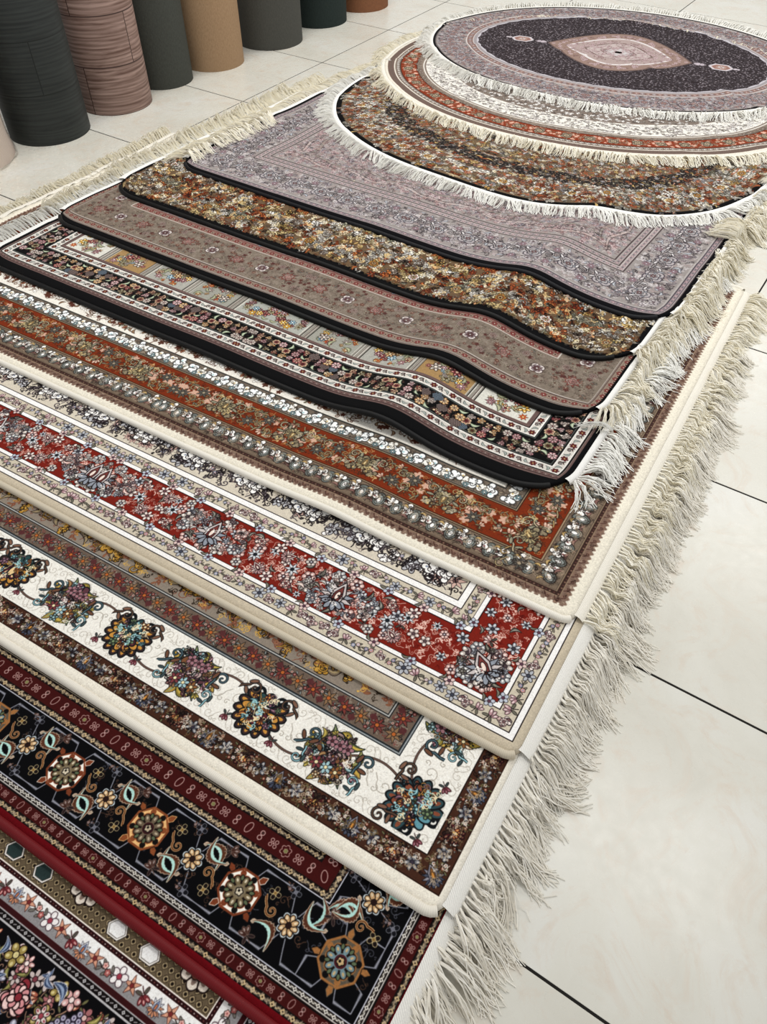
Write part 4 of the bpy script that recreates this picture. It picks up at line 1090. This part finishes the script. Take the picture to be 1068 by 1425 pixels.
def d_lilac(S, T):                              # black edge, lilac grey, fine scrolling
    c = Cloth(S, T, 1.5, '#0a0b14', -12, 9)
    ln = '#3d3340'
    c.bands([(30, '#6a585a'), (33, '#a89c9a'), (36, ln), (38, '#95858a'), (50, ln), (52, '#a59c98'), (58, '#928884'), (228, '#4d3b3e'), (232, '#b0a29e'), (252, '#4d3b3e'), (256, '#a09490'), (276, '#4d3b3e'), (280, '#958a85')])
    for i in (44, 242, 266):
        for s, t, a, k in c.track(i, 12): c.stamp(m_lattice if k % 2 else m_flower, (ln, '#b7a4a4') if k % 2 else (ln, '#b98a8c', '#d8d0d2', 5), s, t, 6, a)
    k1 = [(m_curl, (ln, '#aaa0a2', '#8a7678')), (m_scroll, ('#332a30', .15)), (m_sprig, (ln, '#7d828a', '#b08c8a', '#c8c8cc')), (m_flower, (ln, '#b0a6a6', '#6a5052', 5)), (m_scroll, ('#c9c0c2', .15)), (m_leaf, (ln, '#858c96', '#bcc0c6', .5))]
    c.sat, c.con = .62, .14
    c.filigree(58, 228, 15, ('#2e262b', '#c4bcbe', '#a88a88'), 9, 5, .15); c.fill(60, 226, 24, k1, 14, 31)
    for s, t, a, k in c.track(143, 120):
        c.stamp(m_cartouche, (ln, '#a89ea0', '#8f949c', '#a88a88'), s, t, 36, a); c.stamp(m_cartouche, ('#1e171b', '#b9b0b0', '#9a9ca2', '#8a5f5e'), s, t, 22, a)
        for q in (-1, 1):
            x, y = (s + q * 42, t + 8) if a == 0 else (s + 8, t + q * 42)
            c.stamp(m_curl, ('#1c161a', '#a89e9e', '#c4bebf'), x, y, 30, a + (0 if q > 0 else 1), q < 0)
            x, y = (s + 60, t + q * 45) if a == 0 else (s + q * 45, t + 60)
            c.stamp(m_star, (ln, '#9a7078', '#c0b0b8', 8), x, y, 17, a)
    pk = [(m_curl, ('#5c3a40', '#c0a0a0')), (m_scroll, ('#6d4a50', .13)), (m_flower, ('#5a4048', '#c4a6a4', '#8a5a60', 6)), (m_sprig, (ln, '#8a8290', '#c49a98', '#b0b4c0')), (m_cloud, ('#4a3a3e', '#b5a09c', '#d5cac6'))]
    c.fill(282, 900, 17, pk, 12, 32)
    for i, col in ((330, '#b39c96'), (372, '#8d8076')): c.vine(i, 14, 230, 9, col); c.vine(i + 6, 14, 230, 2, '#4a3a3a'); c.vine(i - 6, 14, 230, 2, '#4a3a3a')
    c.filigree(282, 900, 14, ('#3a2e32', '#cbb9b6', '#a0706c', '#8d929a'), 8, 6, .14)
    return c

# ovals: a quarter too, measured from the carpet's centre
class Oval(Cloth):
    def __init__(self, a, b, res, ground, seed=0):
        Cloth.__init__(self, a * 1000, b * 1000, res, ground, 0, seed)
        self.a, self.b = a * 1000, b * 1000
        x = (np.arange(self.w) + .5) * res; y = (np.arange(self.h) + .5) * res
        self.X, self.Y = np.meshgrid(x, y)
        p = self.rho = np.hypot(self.X / self.a, self.Y / self.b)
        g = np.hypot(self.X / self.a ** 2, self.Y / self.b ** 2) / np.maximum(p, 1e-6)
        self.d = (1 - p) / np.maximum(g, 1e-6)
        self.d = np.where(p < .35, 1e4, self.d)
    def obands(self, lst):
        for i, c in lst: self.im[self.d > i] = hexc(c)
    def otrack(self, i, pitch):
        A, B = self.a - i, self.b - i; out = []; t = 0.0; k = 0
        while t < math.pi / 2 + .02:
            x, y = A * math.cos(t), B * math.sin(t)
            out.append((x, y, math.atan2(B * math.cos(t) * -1, A * math.sin(t) * 1) if 0 else math.atan2(x / A ** 1, -y / B) , k))
            t += pitch / math.hypot(A * math.sin(t), B * math.cos(t)); k += 1
        return out
    def ofill(self, i0, i1, spacing, kinds, size, seed):
        r = random.Random(seed); y = 0.0; row = 0
        while y < self.T + 10:
            x = (row % 2) * spacing / 2
            while x < self.S + 10:
                px, py = x + r.uniform(-.5, .5) * spacing, y + r.uniform(-.5, .5) * spacing
                xi, yi = int(px / self.res), int(py / self.res)
                k = r.choice(kinds); an = r.uniform(0, 6.28); f = r.random() < .5
                if 0 <= xi < self.w and 0 <= yi < self.h and i0 + size * .6 < self.d[yi, xi] < i1 - size * .6: self.stamp(k[0], k[1], px, py, size * r.uniform(.8, 1.2), an, f)
                x += spacing
            y += spacing; row += 1

def d_oval_relief(a, b):
    c = Oval(a, b, 1.8, '#09090b', 41); dk = '#1a1411'
    c.obands([(26, '#6d5843')])
    pal = [('#b08a4c', '#e0c48a'), ('#7d3a22', '#b56e46'), ('#dcd6cc', '#8a8478'), ('#6d6a5a', '#a8a08c'), ('#8d8a8c', '#d0ccd0'), ('#8a5a48', '#d0a890')]
    kk = [k for f in pal for k in ((m_peony, (dk, f[0], f[1], f[0], 1)), (m_curl, (dk, f[1], f[0])), (m_flower, (dk, f[0], f[1], 6, f[1])), (m_leaf, (dk, f[0], f[1], .5)), (m_sprig, (dk, f[1], f[0], f[1])))]
    c.ofill(26, 1e3, 22, kk, 14, 1); c.ofill(60, 1e3, 30, kk, 13, 2)
    r = c.r
    for q in range(190):
        an, d = r.uniform(0, 1.57), r.uniform(28, 240); s, t = (c.a - d) * math.cos(an), (c.b - d) * math.sin(an)
        f = r.choice(pal + [('#ece8e0', '#a8a298')] * 2 + [('#8d8a80', '#c4bfb2')])
        for j in range(r.randrange(4, 10)):
            k = r.choice(((m_peony, (dk, f[0], f[1], f[0], 1)), (m_curl, (dk, f[1], f[0])), (m_cloud, (dk, f[0], f[1])), (m_leaf, (dk, f[1], f[0], .5))))
            c.stamp(k[0], k[1], s + r.gauss(0, 24), t + r.gauss(0, 14), r.uniform(9, 17), r.uniform(0, 6), r.random() < .5)
    for s, t, an, k in c.otrack(52, 70): c.stamp(m_peony, (dk, '#8a3a1c', '#c47a44', '#5c2214', k % 4), s, t, 15, an)
    for s, t, an, k in c.otrack(110, 130):
        for q in range(5): c.stamp(m_cloud, (dk, '#e9e4da', '#b9a068'), s + math.sin(q * 1.25) * 22, t + math.cos(q * 1.25) * 20, 14, q)
        c.stamp(m_rosette, (dk, '#c9a04c', '#7c3a24', '#e0cc9a', '#5c2a18', 8), s, t, 16, an)
    c.ofill(24, 1e3, 26, [(m_scroll, ('#15100e', .16)), (m_scroll, ('#ddcda6', .2)), (m_scroll, ('#c4bfb4', .2)), (m_scroll, ('#a85634', .2))], 10, 8)
    dkk = [(m_flower, ('#0c0b0c', '#2a2424', '#8a7a6a', 5)), (m_curl, ('#0c0b0c', '#3a2e2a')), (m_leaf, ('#0d0c0c', '#1d1a1c', '#57504a', .5))]
    c.ofill(205, 300, 17, dkk, 13, 3); c.ofill(210, 300, 34, kk, 12, 4)
    return c

def d_oval_rust(a, b):
    c = Oval(a, b, 1.8, '#e6e0d2', 42); dk = '#2a201c'
    c.obands([(20, '#6d5a52'), (50, '#d8d2c6'), (56, '#7d6f64'), (80, '#3a2a24'), (84, '#83331a'), (160, '#3a2a24'), (164, '#8a7c70'), (192, '#d8d4cc'), (198, '#7d7066'), (206, '#dedad2'), (330, '#7a6d64')])
    for s, t, an, k in c.otrack(35, 14): c.stamp(m_curl, (dk, '#a8988c'), s, t, 9, an)
    for s, t, an, k in c.otrack(70, 26): c.stamp(m_cloud, (dk, '#e2ddd6', '#8a7f78'), s, t, 12, an)
    c.ofill(86, 160, 15, [(m_curl, ('#4a2418', '#c9a48a')), (m_sprig, ('#4a2418', '#b09a78', '#d8b8a4', '#8d8a7c')), (m_tuft, ('#d0a490',))], 11, 5)
    for s, t, an, k in c.otrack(120, 95): c.stamp(m_cartouche, (dk, '#9a8c78', '#6d6456', '#c8b494'), s, t, 25, an)
    c.ofill(154, 190, 15, [(m_curl, (dk, '#a39484')), (m_flower, (dk, '#8a7a70', '#c8beb2', 5)), (m_leaf, (dk, '#6d665e', '#a39a8c', .5))], 10, 6)
    w = [(m_curl, ('#3a3432', '#4a4442')), (m_leaf, ('#2d2826', '#6d645e', '#a8a09a', .5)), (m_flower, ('#4a4240', '#b9b2ae', '#f0eeea', 6)), (m_cloud, ('#5a524e', '#f4f2ee', '#b0a8a0')), (m_sprig, ('#33302c', '#6d6a60', '#a09488', '#c8c0b8')), (m_cloud, ('#5a524e', '#f4f2ee', '#b0a8a0'))]
    c.ofill(206, 330, 19, w, 12, 7); c.ofill(330, 900, 20, w, 12, 8)
    return c

def d_oval_medallion(a, b):
    c = Oval(a, b, 1.8, '#15131a', 43); ln = '#40343a'; c.sat, c.con = .72, .1
    c.obands([(16, '#6d625f'), (22, '#978d89'), (176, '#c4bab8'), (182, '#84665e'), (212, '#c4bab8'), (216, '#958d90'), (232, '#b5b0b8')])
    g = [(m_curl, (ln, '#9c9498', '#7d747c')), (m_sprig, (ln, '#7c828c', '#a8706a', '#b9b8c0')), (m_flower, (ln, '#a3989c', '#7a4a48', 6)), (m_scroll, ('#4d4148', .14)), (m_leaf, (ln, '#7d8490', '#b4bac4', .5)), (m_cloud, (ln, '#b0a4a6', '#8a6060'))]
    c.ofill(22, 176, 19, g, 13, 9); c.ofill(22, 176, 17, [(m_scroll, ('#3a2e34', .15)), (m_scroll, ('#c4bcc0', .15)), (m_scroll, ('#9a5a4c', .16))], 9, 19)
    for s, t, an, k in c.otrack(98, 84): c.stamp(m_cartouche, (ln, '#a69a9c', '#86767a', '#a8786c'), s, t, 28, an)
    for s, t, an, k in c.otrack(197, 26): c.stamp(m_flower, ('#5a3c38', ('#b38c82', '#a6a0a6')[k % 2], '#d8ccc8', 6), s, t, 12, an)
    wob = .022 * np.abs(np.sin(np.arctan2(c.Y / c.b, c.X / c.a) * 22))
    field = (c.X / (c.a - 236)) ** 2 + (c.Y / (c.b - 236)) ** 2 < (1 - wob)
    c.im[field] = hexc('#33292c')
    keep = c.im.copy()
    c.ofill(225, 2e4, 13, [(m_hex, ('#16121a', '#2b2428', '#9a929a')), (m_flower, ('#16121a', '#6a5e64', '#d0c8d0', 4)), (m_flower, ('#16121a', '#7a6c70', '#d8d0d8', 4)), (m_curl, ('#16121a', '#a8a0a8'))], 6.5, 10)
    m = ~field; c.im[m] = keep[m]
    A, B = c.a * .38, c.b * .40                   # pointed centre medallion
    for sc, col in ((1.0, '#6d5650'), (.97, '#917468'), (.74, '#cbc3c2'), (.69, '#a58f8a'), (.48, '#735a56'), (.45, '#b3a29e'), (.26, '#826a66'), (.22, '#b5aeae')):
        c.im[(c.X / (A * sc)) ** 1.8 + (c.Y / (B * sc)) < 1] = hexc(col)
    r = random.Random(4)
    for k in range(420):
        x, y = r.uniform(0, A), r.uniform(0, B)
        q = (x / A) ** 1.8 + (y / B)
        if q < .9 and not (.6 < q < .72): c.stamp(m_scroll if k % 2 else m_flower, (('#6d4a4a', .14) if k % 2 else ('#6d4a4a', '#c4aeb0', '#8a5a58', 5)), x, y, 9, r.uniform(0, 6))
    c.stamp(m_cloud, ('#b9b0b8', '#a99aa4', '#c9c0c8'), A + 30, 0, 26, 0); c.stamp(m_hex, ('#cfc8d0', '#96665a', '#b7aeb2'), A + 135, 0, 62, 0); c.stamp(m_cartouche, ('#8a6a60', '#a07264', '#b08e80', '#c0b4b4'), A + 135, 0, 34, 0); c.stamp(m_cloud, ('#b9b0b8', '#b0a4ac', '#c9c0c8'), A + 205, 0, 18, 0)
    return c
# ---------------------------------------------------------------- rolls of floor covering standing behind the pile
def roll(name, label, x, y, r, h, mat, cat='roll', start=.6, thick=.004, turns=2.3, group='rolls of floor covering standing in a row'):
    root = empty(name, (x, y, 0), label, cat, group)
    n = int(64 * turns); k = np.arange(n + 1) / n
    a = start + k * turns * 2 * math.pi
    ro = r - (1 - k) * turns * thick * 1.05; ri = ro - thick
    zs = [0.0, h]
    ou = np.stack([np.c_[x + ro * np.cos(a), y + ro * np.sin(a), np.full_like(a, z)] for z in zs], 1)
    inn = np.stack([np.c_[x + ri * np.cos(a), y + ri * np.sin(a), np.full_like(a, z)] for z in zs], 1)
    ring = np.stack([ou[:, 0], ou[:, 1], inn[:, 1], inn[:, 0], ou[:, 0]], 1)
    arc = np.r_[0, np.cumsum(np.hypot(*np.diff(ou[:, 0, :2], axis=0).T))]
    uv = np.stack([np.repeat(arc, 5), np.tile([0, h, h, 0, 0], n + 1)], 1)
    o = mesh_obj('sheet', ring.reshape(-1, 3), grid_faces(n + 1, 5, flip=False), mat, root, uv)
    # the free end of the sheet and the start of it
    m2 = bpy.data.meshes.new('tube')
    rc = r * .35
    q = np.arange(33) * 2 * math.pi / 32
    tubev = np.stack([np.c_[x + g * np.cos(q), y + g * np.sin(q), np.full_like(q, z)] for g, z in ((rc, .004), (rc, h - .004), (rc - .006, h - .004), (rc - .006, .004))], 1)
    mesh_obj('cardboard_tube', tubev.reshape(-1, 3), grid_faces(33, 4), CARD, root)
    # the wound layers between tube and outer turns, seen from above
    body = np.stack([np.c_[x + g * np.cos(q), y + g * np.sin(q), np.full_like(q, z)] for g, z in ((r - turns * thick * 1.1 - .004, .003), (r - turns * thick * 1.1 - .004, h - .01), (rc + .001, h - .01), (rc + .001, .003))], 1)
    mesh_obj('wound_core', body.reshape(-1, 3), grid_faces(33, 4), mat, root, np.zeros((33 * 4, 2)))
    return root

CARD = mat_plain('cardboard', '#9a7a55', .85, .2)
roll('vinyl_roll', 'pale beige roll wrapped in clear film, leftmost in the row of rolls', -.50, .13, .155, 1.75, mat_felt('pale_beige_vinyl', '#c9b7ab', '#d6c8bd'))
roll('vinyl_roll', 'charcoal wood plank printed vinyl roll standing beside the pale wrapped roll', -.475, .50, .168, 1.9, mat_plank('charcoal_plank_print', '#232726', '#3b403e', '#191b1a', 3))
roll('vinyl_roll', 'reddish brown wood plank printed vinyl roll', -.470, .875, .16, 1.85, mat_plank('brown_plank_print', '#6d5248', '#bfa398', '#3b2925', 8))
roll('carpet_roll', 'narrow plain dark olive grey roll beside the brown plank roll', -.492, 1.197, .14, 1.8, mat_felt('olive_grey_felt', '#383a35', '#464843'))
roll('carpet_roll', 'tan brown carpet roll standing between two dark grey rolls', -.458, 1.512, .152, 1.8, mat_felt('tan_felt', '#8d7256', '#a3876a'))
roll('carpet_roll', 'plain dark grey roll standing right of the tan roll', -.430, 1.92, .172, 1.85, mat_felt('dark_grey_felt', '#40403c', '#4e4e49'))
roll('carpet_roll', 'blackish green carpet roll near the far end of the row', -.42, 2.33, .158, 1.8, mat_felt('green_black_felt', '#1d2624', '#293331'))
roll('carpet_roll', 'rust brown roll furthest along the row at the frame top', -.385, 2.69, .16, 1.8, mat_felt('rust_felt', '#704a33', '#875a3e'))
# clear film round the pale roll
film, nt_, b_ = nodes_of('clear_film')
b_.inputs['Base Color'].default_value = (.95, .93, .9, 1); b_.inputs['Roughness'].default_value = .15; b_.inputs['Transmission Weight'].default_value = .92; b_.inputs['IOR'].default_value = 1.12
pale = [o for o in C.objects if o.name == 'vinyl_roll'][0]
rs = np.random.RandomState(9)
a = np.arange(97) * 2 * math.pi / 96; zz = np.array([.002, .02, .05, .09, .13, .18, .25, .35, .5, .8, 1.2, 1.7])
amp = np.array([.016, .018, .012, .006, .004, .003, .003, .003, .003, .003, .003, .003])
R_ = .157 + amp[None] * (.75 + .35 * np.sin(a * 7 + 1)[:, None] * np.cos(zz * 30)[None])
R_[-1] = R_[0]
V = np.stack([-.50 + R_ * np.cos(a)[:, None], .13 + R_ * np.sin(a)[:, None], np.broadcast_to(zz, R_.shape)], -1)
o = mesh_obj('plastic_wrap', V.reshape(-1, 3), grid_faces(97, len(zz)), film, pale); o['label'] = 'clear wrinkled plastic film'

# ---------------------------------------------------------------- the pile of carpets, lowest first
grey_yarn = mat_yarn('grey_white_yarn', '#e6e0d2', '#fbf8f0')
ivory_yarn = mat_yarn('ivory_yarn', '#efe8d2', '#fdfaf0')
white_yarn = mat_yarn('white_yarn', '#efede6', '#fdfdfa')
WB = '#eceae4'
def FR(seed, **k):
    d = dict(seed=seed, length=.085, pitch=.0112, yarns=12, sweep=-.5, mess=.42, rad=.0015, lift=.014); d.update(k); return d
def FL(seed, **k):
    d = dict(seed=seed, length=.085, pitch=.012, yarns=8, sweep=.5, mess=.6, rad=.0018, K=6); d.update(k); return d
def ridge(x, y):
    return .028 * np.exp(-((x - 1.78) / .115) ** 2) + .007 * np.exp(-((x - 2.2) / .07) ** 2) + .004 * np.exp(-((x - 1.2) / .15) ** 2)
def ridge5(x, y):
    return .010 * np.exp(-((x - 1.85) / .12) ** 2) * (y > -.9)

rect_carpet('carpet', 'black flowered carpet with white hexagon band, lowest and nearest of the pile', (2.50, -1.74), .05, 2.45, 1.5, d_black_floral, '#5a0c12', WB, grey_yarn, fr=FR(1), frl=FL(1))
rect_carpet('carpet', 'dark red edged carpet with black border of eight-sided rosettes', (2.515, -1.473), .05, 2.45, 1.5, d_red_edge, '#6b0710', WB, grey_yarn, cord_r=.009, fr=FR(2, mess=.8, length=.1), frl=FL(2))
rect_carpet('carpet', 'cream edged carpet with white border of large palmettes', (2.495, -1.223), .05, 2.36, 1.5, d_cream_palmette, '#ebe5d8', WB, grey_yarn, cord_r=.009, fr=FR(3), frl=FL(3))
rect_carpet('carpet', 'beige edged carpet with broad red flower border between white lines', (2.478, -.926), .05, 2.33, 1.5, d_beige_red, '#cdc2ad', WB, grey_yarn, cord_r=.008, fr=FR(4), frl=FL(4))
rect_carpet('carpet', 'ivory edged carpet with rust red scrolling border', (2.44, -.607), .05, 2.36, 1.5, d_rust, '#efeade', '#efeade', ivory_yarn, cord_r=.008, band=.018, ridge=ridge5, fr=FR(5, mess=.7, length=.085), frl=FL(5, length=.06, lift=.03))
rect_carpet('carpet', 'black edged carpet with small garden panels and white guard bands', (2.27, -.325), .03, 2.03, 1.5, d_garden, '#060607', '#f2f1ee', white_yarn, band=.014, rc=.12, cord_r=.0075, ridge=ridge, fr=FR(6, mess=1.0, sweep=-.3, fold=.1, yarns=10, rad=.0017), frl=FL(6, lift=.03, length=.08))
zero = lambda x, y: 0 * x
rect_carpet('carpet', 'black edged carpet with plain taupe border of tiny rosettes', (2.225, -.045), .015, 2.02, 1.5, d_taupe, '#060607', '#f2f1ee', ivory_yarn, band=.013, rc=.12, cord_r=.0075, fr=FR(7, mess=.8, sweep=-.4, yarns=12, rad=.0017, lift=.02), frl=FL(7, length=.085, lift=.035))
rect_carpet('carpet', 'black edged carpet with carved gold, rust and white flowers', (2.21, .215), .01, 2.01, 1.5, d_relief, '#050506', '#f2f1ee', ivory_yarn, band=.011, rc=.15, cord_r=.0075, fr=FR(8, mess=.8, sweep=-.3, yarns=12, rad=.0018, lift=.022), frl=FL(8, length=.1, lift=.035), relief=.004, carve=.0035, res=.0085)
rect_carpet('carpet', 'navy black edged carpet of lilac grey scrollwork under the ovals', (2.235, .47), .0, 1.96, 1.5, d_lilac, '#07080f', '#f2f1ee', ivory_yarn, band=.011, fold_in=(.06, .62), rc=.13, cord_r=.0075, fr=FR(9, mess=.8, sweep=-.3, fold=.1, yarns=12, rad=.0019, lift=.024), frl=FL(9))
FO = dict(length=.07, pitch=.013, yarns=8, rad=.0021, K=7, sweep=.15, lift=.016)
oval_carpet('oval_carpet', 'black edged oval carpet of gold and rust flowers, lowest of the ovals', (1.28, 1.73), .945, .775, d_oval_relief, '#09090b', '#f4f3f0', white_yarn, dict(FO, seed=21, mess=.45), phi=-.08, power=2.4)
oval_carpet('oval_carpet', 'oval carpet with rust red ring, middle one of the three ovals', (1.24, 2.31), 1.035, .86, d_oval_rust, '#d8d2c4', '#eeeadf', ivory_yarn, dict(FO, seed=22, mess=.6, sweep=.4), phi=.16)
oval_carpet('oval_carpet', 'oval carpet with dark field and pointed pink medallion, topmost', (1.19, 2.70), .965, .745, d_oval_medallion, '#15131a', '#f0eee8', white_yarn, dict(FO, seed=23, mess=.7), phi=.16)
